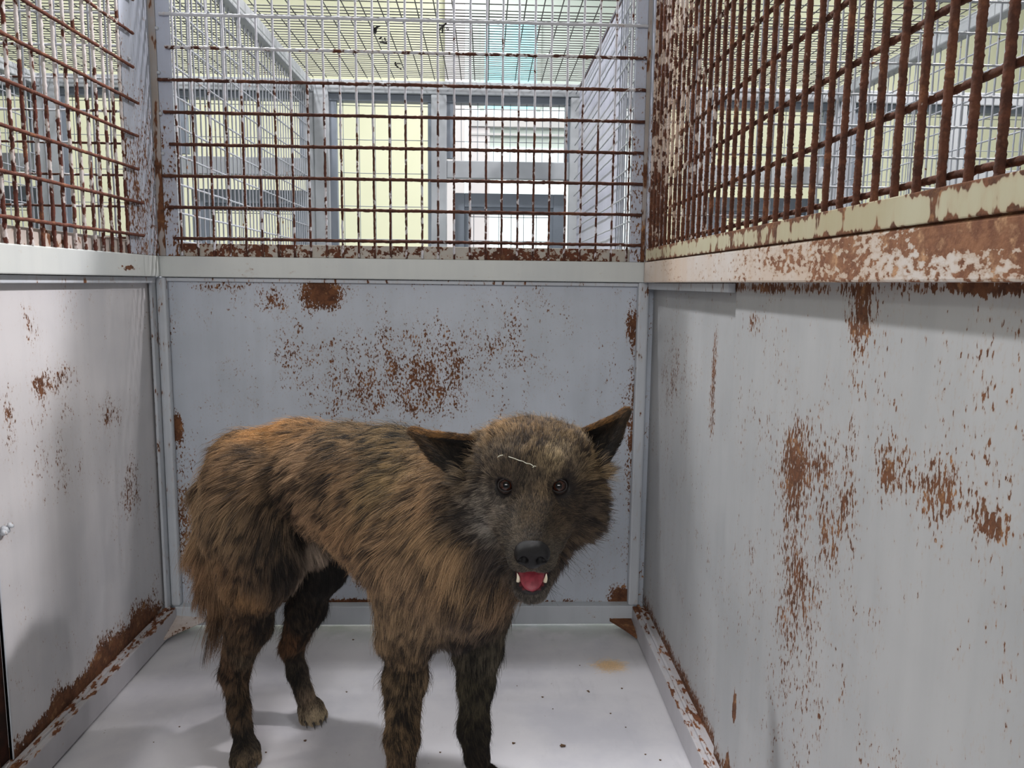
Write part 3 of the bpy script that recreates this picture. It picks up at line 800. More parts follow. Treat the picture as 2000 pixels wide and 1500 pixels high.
def mesh_from(name, V, Fq, mat, parent=None, col=None):
    me = bpy.data.meshes.new(name)
    me.vertices.add(len(V)); me.vertices.foreach_set('co', V.astype(np.float32).ravel())
    me.loops.add(Fq.size); me.loops.foreach_set('vertex_index', Fq.ravel().astype(np.int32))
    me.polygons.add(len(Fq)); me.polygons.foreach_set('loop_start', np.arange(0, Fq.size, 4, dtype=np.int32))
    me.polygons.foreach_set('use_smooth', np.ones(len(Fq), bool))
    me.update(calc_edges=True)
    if col is not None:
        a = me.attributes.new('tint', 'FLOAT_COLOR', 'POINT')
        a.data.foreach_set('color', np.concatenate([col, np.ones((len(V), 1))], 1).astype(np.float32).ravel())
    return new_obj(name, me, mat, parent)


def paw(s, c, fwd, r, k=0.008, name=None):
    """foot: a flat pad with four toes, all resting on the floor"""
    c = np.array(c, float); fwd = np.array(fwd, float); fwd[2] = 0; fwd /= np.linalg.norm(fwd)
    side = np.array([fwd[1], -fwd[0], 0])
    s.ell(c + fwd * r * 0.2 + np.array([0, 0, r * 0.75]), (fwd, side, (0, 0, 1)), (r * 1.25, r * 1.0, r * 0.8), k)
    toes = []
    for q, (a, b) in enumerate(((-0.75, 0.75), (-0.27, 1.2), (0.27, 1.2), (0.75, 0.75))):
        tc = c + side * a * r + fwd * b * r + np.array([0, 0, r * 0.48])
        s.ell(tc, (fwd, side, (0, 0, 1)), (r * 0.64, r * 0.31, r * 0.52), 0.0012)
        toes.append((tc, fwd))
    return toes


s = SDF((-0.50, 0.68, -0.01), (0.22, 1.32, 0.62), 0.0033)


def chain(pts, k=0.02):
    pts = [(Q(x, y, Y), r) for x, y, Y, r in pts]
    for (a, ra), (b, rb) in zip(pts, pts[1:]):
        s.cone(a, ra, b, rb, k)
    return pts


# trunk
chain([(492, 915, 1.150, 0.054), (585, 915, 1.125, 0.062), (690, 948, 1.085, 0.078), (775, 990, 1.045, 0.086), (850, 1045, 1.000, 0.092), (905, 1085, 0.970, 0.074)], 0.03)
chain([(870, 1110, 1.00, 0.078), (890, 1180, 0.985, 0.052)], 0.03)
chain([(775, 925, 1.06, 0.055), (850, 950, 1.02, 0.060)], 0.03)
# neck
chain([(850, 1000, 1.01, 0.078), (960, 985, 0.960, 0.068), (1030, 985, 0.925, 0.060)], 0.03)
chain([(905, 1090, 0.970, 0.070), (1000, 1040, 0.925, 0.052)], 0.03)
# hind leg close to the camera
chain([(492, 935, 1.10, 0.056), (490, 1015, 1.085, 0.056), (520, 1095, 1.070, 0.042), (518, 1120, 1.07, 0.036)], 0.022)
chain([(470, 1040, 1.09, 0.045), (490, 1130, 1.085, 0.034), (485, 1210, 1.095, 0.023), (458, 1305, 1.115, 0.0125)], 0.018)
chain([(522, 1110, 1.065, 0.034), (492, 1210, 1.09, 0.022), (460, 1308, 1.11, 0.0140)], 0.016)
chain([(460, 1308, 1.11, 0.0142), (466, 1380, 1.085, 0.0120), (478, 1450, 1.062, 0.0125)], 0.010)
# hind leg on the far side
chain([(560, 960, 1.175, 0.058), (600, 1040, 1.17, 0.052), (628, 1110, 1.15, 0.036)], 0.022)
chain([(622, 1112, 1.155, 0.034), (598, 1185, 1.175, 0.024), (571, 1262, 1.20, 0.0125)], 0.016)
chain([(571, 1262, 1.20, 0.0138), (580, 1310, 1.185, 0.0120), (597, 1362, 1.168, 0.0125)], 0.010)
# front leg close to the camera
chain([(825, 1090, 0.965, 0.060), (815, 1160, 0.965, 0.046), (797, 1235, 0.970, 0.034)], 0.022)
chain([(797, 1235, 0.970, 0.033), (793, 1320, 0.962, 0.0215), (785, 1440, 0.945, 0.0170), (783, 1520, 0.930, 0.0150)], 0.014)
# front leg on the far side
chain([(915, 1120, 1.02, 0.050), (928, 1190, 1.02, 0.040), (934, 1250, 1.02, 0.031)], 0.022)
chain([(934, 1250, 1.02, 0.030), (930, 1330, 1.015, 0.0205), (926, 1420, 1.00, 0.0165), (932, 1478, 0.99, 0.0155)], 0.014)
# groin fold and sheath
chain([(585, 1010, 1.14, 0.045), (610, 1070, 1.12, 0.018)], 0.02)
# tail hanging down
TAIL = chain([(450, 925, 1.175, 0.028), (424, 960, 1.178, 0.022), (412, 1060, 1.172, 0.018), (418, 1140, 1.160, 0.014), (432, 1200, 1.150, 0.008)], 0.012)
# feet
toes = []
def fl(p): p = np.array(p); p[2] = 0.0; return p
toes += paw(s, fl(Q(480, 1465, 1.058)), (0.28, -1.0, 0), 0.0205)
toes += paw(s, fl(Q(606, 1378, 1.168)), (0.55, -1.0, 0), 0.0205)
toes += paw(s, fl(Q(783, 1555, 0.925)), (0.1, -1.0, 0), 0.0215)
toes += paw(s, fl(Q(948, 1500, 0.985)), (0.62, -1.0, 0), 0.0215)
# head
HA = (Hs, Hf, Hu)
s.ell(Hd(0, -0.055, -0.004), HA, (0.064, 0.068, 0.052), 0.02)
for sg in (-1, 1):
    s.cone(Hd(sg * 0.024, -0.016, 0.012), 0.021, Hd(sg * 0.036, -0.050, 0.016), 0.026, 0.014)
    s.ell(Hd(sg * 0.043, -0.040, -0.044), HA, (0.040, 0.042, 0.044), 0.018)
    s.cone(Hd(sg * 0.034, -0.012, -0.030), 0.024, Hd(sg * 0.017, 0.034, -0.050), 0.0195, 0.012)
    s.cone(Hd(sg * 0.0125, 0.040, -0.052), 0.0185, Hd(sg * 0.0115, 0.063, -0.0570), 0.0150, 0.008)
s.cone(Hd(0, -0.006, -0.012), 0.027, Hd(0, 0.066, -0.041), 0.0180, 0.014)
s.cone(Hd(0, -0.040, -0.085), 0.042, Hd(0, 0.005, -0.104), 0.027, 0.02)
s.cone(Hd(0, 0.000, -0.102), 0.026, Hd(0, 0.036, -0.1110), 0.0205, 0.012)
# open mouth
MC, MR = (0.0, 0.034, -0.0885), np.array([0.0205, 0.046, 0.0205])
s.ell(Hd(*MC), (Hs, Hf, Hu), MR, 0.004, sub=True)
# eye sockets
for sg in (-1, 1):
    pass
# ears : two cupped leaves each
EARS = {}
BM = {'l': Q(840, 897, 0.903), 'r': Q(1213, 862, 0.903)}
for nm, A, B, M_, T in (('l', (955, 856, 0.905), (905, 940, 0.890), (935, 884, 0.955), (806, 841, 0.925)), ('r', (1100, 856, 0.905), (1168, 926, 0.890), (1138, 876, 0.955), (1224, 802, 0.925))):
    A, B, M_, T = Q(*A), Q(*B), Q(*M_), Q(*T)
    Mt = M_ * 0.6 + T * 0.4
    s.tri(A, M_, T, 0.0030, 0.010); s.tri(B, M_, T, 0.0030, 0.010)
    s.tri(B, BM[nm], T, 0.0030, 0.006)
    EARS[nm] = (A, B, M_, T)
s.blur(1)

eyes = []
for sg in (-1, 1):
    p = Hd(sg * 0.0335, 0.06, -0.001)
    for _ in range(200):
        d = s.sample(p)
        if d < 0.0004: break
        p = p - Hf * max(0.0004, d * 0.7)
    n = s.grad(p)
    eyes.append((p, n))
    s.ell(p - n * 0.004, (Hs, Hf, Hu), (0.0105, 0.012, 0.0085), 0.003, sub=True)
V, Fq = s.mesh()
NRM = s.grad(V)


# value noise -------------------------------------------------------
def vnoise(p, seed=0):
    i = np.floor(p).astype(np.int64); f = p - i; f = f * f * (3 - 2 * f)
    def h(a):
        x = (a[:, 0] * 73856093) ^ (a[:, 1] * 19349663) ^ (a[:, 2] * 83492791) ^ (seed * 2654435761)
        x = (x ^ (x >> 13)) * 1274126177 & 0x7fffffff
        return ((x ^ (x >> 16)) & 0xffff) / 65535.0
    r = 0
    for dx in (0, 1):
        for dy in (0, 1):
            for dz in (0, 1):
                w = (f[:, 0] if dx else 1 - f[:, 0]) * (f[:, 1] if dy else 1 - f[:, 1]) * (f[:, 2] if dz else 1 - f[:, 2])
                r = r + w * h(i + np.array([dx, dy, dz]))
    return r


def fbm(p, seed=0, o=3):
    r = 0; a = 0.5; t = 0
    for k in range(o):
        r = r + a * vnoise(p * 2 ** k, seed + k); t += a; a *= 0.5
    return r / t


# grooming guide points : pixel x, y, depth Y | flow dx, dy, df | length mm | lift | pale rgb | dark rgb | share of dark
TAN, DRK = (182, 146, 108), (74, 62, 54)
LEG, LDK = (128, 100, 72), (40, 34, 30)
G = [
    # back and rump
    (455, 870, 1.15, -0.9, 0.5, 0.2, 30, 0.35, (190, 150, 104), (84, 66, 52), 0.40),
    (540, 830, 1.12, -1, 0.15, 0.1, 28, 0.25, (222, 168, 104), (120, 88, 60), 0.30),
    (600, 835, 1.10, -1, 0.12, 0.1, 28, 0.25, (206, 160, 108), (96, 76, 60), 0.35),
    (700, 845, 1.07, -1, 0.10, 0.1, 28, 0.25, (176, 146, 108), (66, 60, 54), 0.55),
    (780, 880, 1.04, -1, 0.10, 0.1, 30, 0.28, (176, 148, 106), (60, 56, 50), 0.60),
    (600, 900, 1.05, -1, 0.30, 0.0, 30, 0.22, (208, 172, 134), (96, 78, 64), 0.35),
    (690, 930, 1.01, -1, 0.25, 0.0, 30, 0.22, (176, 142, 106), (74, 62, 54), 0.50),
    (790, 950, 0.97, -1, 0.25, 0.0, 30, 0.25, (176, 148, 104), (64, 58, 50), 0.55),
    (500, 930, 1.05, -0.9, 0.45, 0.1, 32, 0.28, (176, 142, 108), (78, 64, 54), 0.50),
    (640, 990, 1.04, -1, 0.35, 0.0, 30, 0.22, (206, 166, 126), (96, 76, 60), 0.30),
    (590, 980, 1.04, -0.8, 0.7, 0.0, 30, 0.22, (140, 112, 88), (58, 50, 44), 0.62),
    (720, 1030, 0.99, -1, 0.40, 0.0, 32, 0.22, (190, 150, 110), (84, 68, 56), 0.42),
    (700, 1100, 1.02, -0.8, 0.6, 0.0, 32, 0.22, (180, 144, 106), (80, 66, 54), 0.45),
    (800, 1040, 0.95, -0.8, 0.6, 0.0, 34, 0.25, (188, 150, 112), (76, 64, 56), 0.45),
    # flank towards rump, haunch
    (430, 960, 1.12, -0.7, 0.7, 0.2, 36, 0.38, (196, 166, 128), (92, 76, 62), 0.38),
    (470, 1010, 1.04, -0.7, 0.7, 0.0, 34, 0.25, (160, 132, 100), (72, 60, 52), 0.50),
    (520, 1020, 1.03, -0.5, 0.9, 0.0, 32, 0.22, (140, 114, 88), (60, 52, 46), 0.60),
    (450, 1110, 1.05, -0.5, 0.85, 0.0, 28, 0.28, (170, 134, 98), (86, 66, 52), 0.42),
    (500, 1120, 1.03, -0.2, 1, 0.0, 22, 0.22, (130, 104, 80), (56, 46, 40), 0.60),
    (548, 1110, 1.04, 0.0, 1, 0.0, 20, 0.22, (82, 70, 60), (36, 32, 30), 0.85),
    (470, 1200, 1.06, -0.3, 1, 0.0, 16, 0.22, (140, 108, 78), (70, 54, 42), 0.55),
    (480, 1250, 1.06, -0.15, 1, 0.0, 12, 0.22, (122, 96, 70), (56, 46, 38), 0.60),
    (515, 1210, 1.06, 0.0, 1, 0.0, 16, 0.2, (92, 76, 60), (40, 34, 30), 0.78),
    (488, 1150, 1.04, -0.1, 1, 0.0, 22, 0.2, (180, 138, 94), (96, 72, 50), 0.34),
    # tail
    (400, 1000, 1.17, -0.35, 1, 0.0, 46, 0.30, (186, 152, 114), (100, 78, 58), 0.35),
    (398, 1090, 1.165, -0.35, 1, 0.0, 50, 0.30, (170, 132, 98), (92, 70, 52), 0.38),
    (415, 1190, 1.15, -0.1, 1, 0.0, 50, 0.20, (146, 112, 82), (76, 58, 46), 0.46),
    # hind leg near, lower
    (455, 1290, 1.10, -0.15, 1, 0.0, 14, 0.25, (124, 92, 66), (46, 38, 32), 0.62),
    (480, 1300, 1.08, 0.0, 1, 0.0, 9, 0.2, (120, 104, 84), (48, 42, 36), 0.60),
    (462, 1390, 1.08, -0.05, 1, 0.0, 9, 0.2, (112, 88, 64), (42, 36, 32), 0.66),
    (480, 1440, 1.05, 0.0, 1, -0.1, 8, 0.2, (92, 78, 62), (38, 34, 30), 0.75),
    (495, 1490, 1.03, 0.1, 0.8, -0.5, 8, 0.2, (150, 128, 100), (60, 50, 42), 0.45),
    # hind leg far
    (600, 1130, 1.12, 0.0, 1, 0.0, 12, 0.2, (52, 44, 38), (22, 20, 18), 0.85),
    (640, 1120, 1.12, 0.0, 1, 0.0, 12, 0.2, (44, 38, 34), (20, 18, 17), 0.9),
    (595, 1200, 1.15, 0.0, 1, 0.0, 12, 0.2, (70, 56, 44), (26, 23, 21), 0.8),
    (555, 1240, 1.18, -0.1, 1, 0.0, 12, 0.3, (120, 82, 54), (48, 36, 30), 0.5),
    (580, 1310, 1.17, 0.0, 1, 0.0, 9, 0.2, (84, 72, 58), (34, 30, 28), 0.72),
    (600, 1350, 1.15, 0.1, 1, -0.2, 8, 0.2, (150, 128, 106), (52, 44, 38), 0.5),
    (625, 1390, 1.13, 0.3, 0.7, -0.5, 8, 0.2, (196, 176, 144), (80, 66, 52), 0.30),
    # belly, groin
    (605, 1080, 1.09, 0.25, 1, 0.0, 30, 0.15, (186, 164, 144), (128, 110, 94), 0.30),
    (575, 1050, 1.09, -0.1, 1, 0.0, 22, 0.15, (70, 60, 52), (32, 28, 26), 0.75),
    (660, 1080, 1.07, -0.5, 0.8, 0.0, 28, 0.2, (172, 138, 102), (84, 66, 52), 0.45),
    (730, 1130, 1.03, -0.3, 0.9, 0.0, 34, 0.2, (170, 140, 108), (84, 68, 58), 0.45),
    (780, 1180, 0.97, -0.4, 0.9, 0.0, 34, 0.25, (174, 146, 112), (84, 70, 60), 0.42),
    # shoulder, chest
    (830, 1100, 0.90, -0.5, 0.85, 0.0, 36, 0.25, (186, 152, 116), (82, 68, 58), 0.42),
    (860, 980, 0.93, -0.75, 0.65, 0.1, 34, 0.25, (204, 164, 122), (90, 72, 58), 0.32),
    (870, 1180, 0.93, -0.3, 1, 0.0, 38, 0.22, (176, 148, 116), (84, 70, 62), 0.42),
    (830, 1230, 0.93, -0.2, 1, 0.0, 20, 0.22, (160, 132, 100), (68, 58, 50), 0.50),
    (810, 1190, 0.93, -0.3, 1, 0.0, 24, 0.22, (176, 146, 110), (76, 62, 52), 0.45),
    (925, 1200, 0.95, 0.0, 1, 0.0, 26, 0.2, (104, 88, 74), (36, 32, 30), 0.72),
    (905, 1240, 0.97, 0.0, 1, 0.0, 18, 0.2, (92, 80, 68), (34, 30, 28), 0.72),
    (870, 1260, 0.95, 0.1, 1, 0.0, 26, 0.2, (120, 104, 92), (52, 46, 42), 0.60),
    (930, 1170, 0.92, -0.05, 1, 0.0, 40, 0.22, (166, 138, 110), (66, 58, 54), 0.48),
    (980, 1140, 0.90, 0.1, 1, 0.0, 42, 0.25, (150, 120, 90), (72, 60, 50), 0.50),
    (1000, 1190, 0.90, 0.25, 1, 0.0, 38, 0.25, (156, 124, 92), (78, 62, 52), 0.45),
    (900, 1060, 0.89, -0.6, 0.8, 0.0, 38, 0.28, (206, 168, 124), (96, 78, 62), 0.32),
    # front legs
    (795, 1280, 0.94, -0.15, 1, 0.0, 14, 0.25, (160, 130, 96), (60, 50, 42), 0.55),
    (770, 1340, 0.94, -0.25, 1, 0.0, 13, 0.3, (136, 112, 82), (46, 38, 32), 0.60),
    (800, 1360, 0.93, 0.0, 1, 0.0, 10, 0.2, (146, 120, 88), (46, 38, 32), 0.58),
    (785, 1440, 0.92, 0.0, 1, 0.0, 9, 0.25, (140, 112, 80), (42, 36, 30), 0.60),
    (785, 1530, 0.91, 0.0, 1, -0.3, 8, 0.2, (110, 88, 66), (44, 38, 32), 0.6),
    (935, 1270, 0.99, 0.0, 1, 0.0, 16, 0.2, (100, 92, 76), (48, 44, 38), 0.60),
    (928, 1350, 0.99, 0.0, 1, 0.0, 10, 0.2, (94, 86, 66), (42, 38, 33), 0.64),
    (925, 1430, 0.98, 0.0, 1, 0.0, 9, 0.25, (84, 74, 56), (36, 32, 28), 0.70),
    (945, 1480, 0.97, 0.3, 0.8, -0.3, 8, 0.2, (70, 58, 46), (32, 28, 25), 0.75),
    # neck behind the head
    (862, 960, 0.955, -0.9, 0.5, 0.2, 34, 0.3, (208, 170, 126), (92, 74, 60), 0.30),
    (868, 1030, 0.920, -0.7, 0.7, 0.1, 36, 0.3, (206, 168, 122), (92, 74, 60), 0.30),
    (885, 1090, 0.905, -0.6, 0.8, 0.0, 38, 0.28, (196, 158, 116), (84, 68, 56), 0.36),
    (930, 1110, 0.895, -0.4, 0.9, 0.0, 38, 0.28, (176, 144, 106), (76, 62, 54), 0.42),
    (900, 940, 0.97, -0.9, 0.4, 0.2, 30, 0.3, (184, 152, 112), (74, 62, 54), 0.45),
]
# the same for the head, in its own axes : side, forward, up | flow side, fwd, up
HG = [
    (0.00, -0.01, 0.035, 0.0, -0.6, 0.8, 12, 0.30, (150, 126, 94), (56, 48, 44), 0.60),
    (0.022, -0.005, 0.022, 0.2, -0.6, 0.8, 11, 0.30, (220, 196, 152), (84, 70, 58), 0.30),
    (-0.025, -0.005, 0.030, -0.3, -0.6, 0.8, 11, 0.30, (150, 130, 104), (60, 52, 48), 0.55),
    (0.00, -0.04, 0.055, 0.0, -0.7, 0.6, 16, 0.45, (150, 120, 84), (64, 52, 44), 0.50),
    (0.035, -0.05, 0.050, 0.4, -0.6, 0.6, 16, 0.45, (150, 124, 88), (66, 54, 46), 0.50),
    (-0.035, -0.05, 0.050, -0.4, -0.6, 0.6, 16, 0.45, (190, 156, 114), (84, 68, 54), 0.38),
    (0.00, 0.010, 0.012, 0.0, -0.5, 0.9, 7, 0.30, (120, 106, 90), (44, 40, 38), 0.66),
    (0.013, 0.018, 0.004, 0.1, -0.5, 0.9, 7, 0.30, (176, 150, 118), (64, 56, 50), 0.42),
    (0.035, 0.0, 0.016, 0.5, -0.3, 0.7, 7, 0.25, (120, 104, 88), (50, 44, 42), 0.60),
    (-0.035, 0.0, 0.016, -0.5, -0.3, 0.7, 7, 0.25, (124, 108, 90), (50, 44, 42), 0.60),
    (0.0, 0.045, -0.014, 0.0, -0.9, 0.3, 5, 0.25, (116, 98, 76), (62, 54, 46), 0.52),
    (0.0, 0.075, -0.018, 0.0, -0.9, 0.3, 3, 0.25, (96, 84, 72), (50, 46, 44), 0.60),
    (0.018, 0.045, -0.028, 0.5, -0.8, -0.1, 5, 0.25, (122, 104, 84), (60, 54, 48), 0.52),
    (-0.018, 0.045, -0.028, -0.5, -0.8, -0.1, 5, 0.25, (126, 112, 94), (62, 56, 50), 0.50),
    (0.024, 0.066, -0.048, 0.6, -0.7, -0.2, 5, 0.25, (124, 114, 100), (66, 62, 58), 0.50),
    (-0.024, 0.066, -0.048, -0.6, -0.7, -0.2, 5, 0.25, (124, 114, 100), (66, 62, 58), 0.50),
    (0.034, 0.015, -0.020, 0.8, -0.5, -0.2, 8, 0.25, (110, 92, 74), (52, 46, 42), 0.58),
    (-0.034, 0.015, -0.020, -0.8, -0.5, -0.2, 8, 0.25, (150, 138, 124), (66, 60, 56), 0.45),
    (0.055, -0.01, -0.030, 0.9, -0.3, -0.2, 14, 0.30, (92, 80, 70), (40, 36, 36), 0.68),
    (-0.055, -0.01, -0.030, -0.9, -0.3, -0.2, 14, 0.30, (166, 156, 142), (64, 58, 56), 0.48),
    (-0.045, 0.0, -0.045, -0.8, -0.4, -0.4, 12, 0.30, (176, 170, 160), (84, 80, 78), 0.42),
    (0.072, -0.03, -0.010, 0.9, -0.3, 0.1, 30, 0.35, (170, 144, 108), (70, 60, 52), 0.45),
    (-0.072, -0.03, -0.010, -0.9, -0.3, 0.1, 28, 0.35, (150, 130, 104), (66, 58, 52), 0.50),
    (0.075, -0.02, -0.060, 0.8, -0.3, -0.5, 34, 0.35, (120, 102, 82), (50, 44, 42), 0.58),
    (-0.075, -0.02, -0.060, -0.8, -0.3, -0.5, 30, 0.35, (100, 90, 82), (44, 40, 40), 0.66),
    (0.050, 0.0, -0.095, 0.6, -0.2, -0.8, 28, 0.35, (110, 90, 70), (52, 44, 40), 0.56),
    (-0.050, 0.0, -0.095, -0.6, -0.2, -0.8, 26, 0.35, (96, 84, 76), (48, 42, 40), 0.62),
    (0.025, 0.03, -0.085, 0.6, -0.6, -0.6, 9, 0.3, (110, 98, 86), (48, 44, 42), 0.58),
    (-0.025, 0.03, -0.085, -0.6, -0.6, -0.6, 9, 0.3, (110, 100, 90), (48, 44, 42), 0.58),
    (0.0, 0.05, -0.115, 0.0, -0.3, -0.8, 7, 0.3, (130, 122, 112), (60, 56, 52), 0.45),
    (0.0, 0.0, -0.11, 0.0, -0.2, -1.0, 20, 0.3, (120, 100, 82), (56, 48, 44), 0.52),
]
def calm(c, k=0.12):
    m = sum(c) / 3; return tuple(v + (m - v) * k for v in c)


gc, gd, gl, gt, gk, gf, gn = [], [], [], [], [], [], []
for x, y, Y, dx, dy, df, L, lift, pale, dark, fr in G:
    gc.append(Q(x, y, Y)); d = CR * dx - CU * dy + CF * df; gd.append(d / np.linalg.norm(d)); gl.append(L / 1000); gn.append(lift)
    gt.append(srgb2lin(calm(pale, 0.06)) * 0.76); gk.append(srgb2lin(calm(dark)) * 0.66); gf.append(fr)
nb = len(gc)
for a, b, c, da, db, dc, L, lift, pale, dark, fr in HG:
    gc.append(Hd(a, b, c)); d = Hs * da + Hf * db + Hu * dc; gd.append(d / np.linalg.norm(d)); gl.append(L / 1000); gn.append(lift)
    gt.append(srgb2lin(pale) * 0.76); gk.append(srgb2lin(dark) * 0.70); gf.append(fr + 0.02)
gc, gd, gl, gt, gk, gf, gn = (np.array(v) for v in (gc, gd, gl, gt, gk, gf, gn))
headness = np.arange(len(gc)) >= nb


def tri_dist(p, a, b, c):
    ba, cb, ac = b - a, c - b, a - c; nor = np.cross(ba, ac)
    def seg(q, e):
        t = np.clip((q @ e) / (e @ e), 0, 1); v = e * t[:, None] - q
        return (v * v).sum(1)
    sg = np.sign((p - a) @ np.cross(ba, nor)) + np.sign((p - b) @ np.cross(cb, nor)) + np.sign((p - c) @ np.cross(ac, nor))
    d1 = np.minimum(np.minimum(seg(p - a, ba), seg(p - b, cb)), seg(p - c, ac))
    return np.sqrt(np.where(sg < 2, d1, ((p - a) @ nor) ** 2 / (nor @ nor)))


def groom(p, nrm):
    out_d = np.zeros_like(p); L = np.zeros(len(p)); T = np.zeros_like(p); K = np.zeros_like(p); Fd = np.zeros(len(p)); Lf = np.zeros(len(p))
    for i in range(0, len(p), 40000):
        q = p[i:i + 40000]
        d2 = ((q[:, None, :] - gc[None]) ** 2).sum(-1)
        w = 1.0 / (d2 + 0.0002) ** 2.2
        w /= w.sum(1, keepdims=True)
        out_d[i:i + 40000] = w @ gd; L[i:i + 40000] = w @ gl; T[i:i + 40000] = w @ gt; K[i:i + 40000] = w @ gk; Fd[i:i + 40000] = w @ gf; Lf[i:i + 40000] = w @ gn
    # ears
    for nm, (A, B, M_, Tp) in EARS.items():
        de = np.minimum(np.minimum(tri_dist(p, A, M_, Tp), tri_dist(p, B, M_, Tp)), tri_dist(p, B, BM[nm], Tp))
        ax = Tp - (A + B + M_) / 3; ll = np.linalg.norm(ax); ax = ax / ll
        along = (p - (A + B + M_) / 3) @ ax / ll
        m = (de < 0.0065) & (along > 0.05)
        inner = m & ((nrm @ -CF) > 0.0)
        out_d[m] = ax; L[m] = 0.006; Lf[m] = 0.25
        T[m] = srgb2lin((158, 120, 74)); K[m] = srgb2lin((66, 50, 36)); Fd[m] = 0.5
        ai = np.clip((along - 0.35) / 0.6, 0, 1)[:, None]
        T[inner] = (srgb2lin((58, 50, 42)) * (1 - ai) + srgb2lin((120, 92, 62)) * ai)[inner]; K[inner] = (srgb2lin((20, 18, 17)) * (1 - ai) + srgb2lin((50, 40, 30)) * ai)[inner]; Fd[inner] = 0.7
        edge = inner & (np.minimum(np.abs((p - A) @ np.cross(ax, (B - A) / np.linalg.norm(B - A))), 1) < -1)
        L[inner] = 0.009
        # rim : close to the outer edges A-T and B-T
        for e0 in (A, B):
            e = Tp - e0; t = np.clip(((p - e0) @ e) / (e @ e), 0, 1)
            dd = np.linalg.norm(p - e0 - t[:, None] * e, axis=1)
            rim = m & (dd < (0.0060 if e0 is A else 0.0))
            T[rim] = srgb2lin((150, 110, 66)); K[rim] = srgb2lin((60, 46, 34)); Fd[rim] = 0.5; L[rim] = 0.006
    return out_d, L, T, K, Fd, Lf


def local(p):
    q = p - E0
    return q @ Hs, q @ Hf, q @ Hu


def tint(p, T, K, Fd, rnd, spread=0.3):
    hd = np.clip(1.6 - np.linalg.norm(p - Hd(0, -0.01, -0.03), axis=1) / 0.075, 0, 1)[:, None]
    p = p + 0.0
    # brindle : irregular streaks across the body, finer on face and legs
    q = p * np.array([52.0, 52.0, 30.0])
    warp = fbm(p * 26, 7)[:, None] * 2.0
    a = fbm(q + warp, 3, 3)
    a = a * (1 - 0.65 * hd[:, 0]) + fbm(p * np.array([190.0, 190.0, 150.0]), 5, 2) * 0.65 * hd[:, 0]
    b = fbm(p * np.array([120.0, 120.0, 70.0]), 19, 2)
    v = 0.5 + (0.55 * a + 0.45 * b - 0.5) * 0.78 + (rnd - 0.5) * spread
    th = 0.5 + (Fd - 0.5) * 0.62
    m = np.clip((v - th) / 0.30 + 0.5, 0, 1)[:, None]
    return K * (1 - m) + T * m


dV, LV, TV, KV, FV, _ = groom(V, NRM)
cV = tint(V, TV, KV, FV, np.full(len(V), 0.5)) * 0.62
ls, lf, lu = local(V)
def mdist(e): return ((ls - MC[0]) / (MR[0] + e)) ** 2 + ((lf - MC[1]) / (MR[1] + e)) ** 2 + ((lu - MC[2]) / (MR[2] + e)) ** 2


mouth = mdist(0.0012) < 1.0
cV[mouth] = srgb2lin((104, 40, 48))
for p_, n_ in eyes:
    d = np.linalg.norm(V - p_, axis=1)
    cV[d < 0.0135] = srgb2lin((26, 22, 21))
lip = (~mouth) & (mdist(0.0062) < 1.0) & (lf > 0.0)
cV[lip] = srgb2lin((30, 27, 28))

g = N('dog_skin')
at = g.n('ShaderNodeAttribute', attribute_name='tint')
g.l(at.outputs['Color'], g.b.inputs['Base Color']); g.b.inputs['Roughness'].default_value = 0.6
g.b.inputs['Specular IOR Level'].default_value = 0.3
M_skin = g.m
M_fur = hair_material('dog_fur', 1.0)

dog = mesh_from('dog', V, Fq, M_skin, None, cV)
tag(dog, 'brindle brown shaggy dog standing in the cage, mouth open, looking up at the viewer', 'dog')

# --- fur
rg = np.random.default_rng(42)
A_, B_, C_, D_ = (V[Fq[:, i]] for i in range(4))
areaq = 0.5 * np.linalg.norm(np.cross(C_ - A_, D_ - B_), axis=1)
cen = (A_ + B_ + C_ + D_) / 4
_, Lc, _, _, _, _ = groom(cen[::1], s.grad(cen))
dens = np.clip(0.030 / (Lc + 0.004), 0.8, 3.0)
hl = np.linalg.norm(cen - Hd(0, -0.02, -0.02), axis=1)
dens = np.where(hl < 0.13, np.maximum(dens, 2.2), dens)
dens = np.where(((cen - V3(CAM_POS)) * s.grad(cen)).sum(1) > 0.12, dens * 0.45, dens)
pr_ = areaq * dens; pr_ /= pr_.sum()
NH = 520000
f = rg.choice(len(Fq), NH, p=pr_)
u, v = rg.random((2, NH, 1))
root = (A_[f] * (1 - u) * (1 - v) + B_[f] * u * (1 - v) + C_[f] * u * v + D_[f] * (1 - u) * v)
nr = s.grad(root)
d, L, T, K, Fd, Lf = groom(root, nr)
ls, lf, lu = local(root)
keep = np.ones(NH, bool)
keep &= ~(mdist(0.0045) < 1.0)      # mouth and lips
md = np.sqrt(mdist(0.0))
L = np.where(md < 1.7, np.minimum(L, 0.003 + 0.012 * np.clip(md - 1.2, 0, 1)), L)
nose_c = Hd(0, 0.079, -0.0425)
keep &= ~(np.linalg.norm(root - nose_c, axis=1) < 0.0145)
for p_, n_ in eyes:
    dd = np.linalg.norm(root - p_, axis=1)
    keep &= ~(dd < 0.0118)
    near = np.clip((dd - 0.011) / 0.022, 0, 1)
    L = np.where(dd < 0.033, np.minimum(L, 0.0025 + 0.010 * near), L)
    Fd = np.where(dd < 0.019, np.maximum(Fd, 0.80), Fd)
    out = root - p_; out /= np.linalg.norm(out, axis=1, keepdims=True)
    wgt = np.clip(1 - (dd - 0.011) / 0.014, 0, 1)[:, None]
    d = d * (1 - wgt) + out * wgt
dn = np.linalg.norm(root - nose_c, axis=1)
L = np.where(dn < 0.03, np.minimum(L, 0.0025 + 0.1 * np.clip(dn - 0.014, 0, 1)), L)
keep &= ~((root[:, 2] < 0.004))
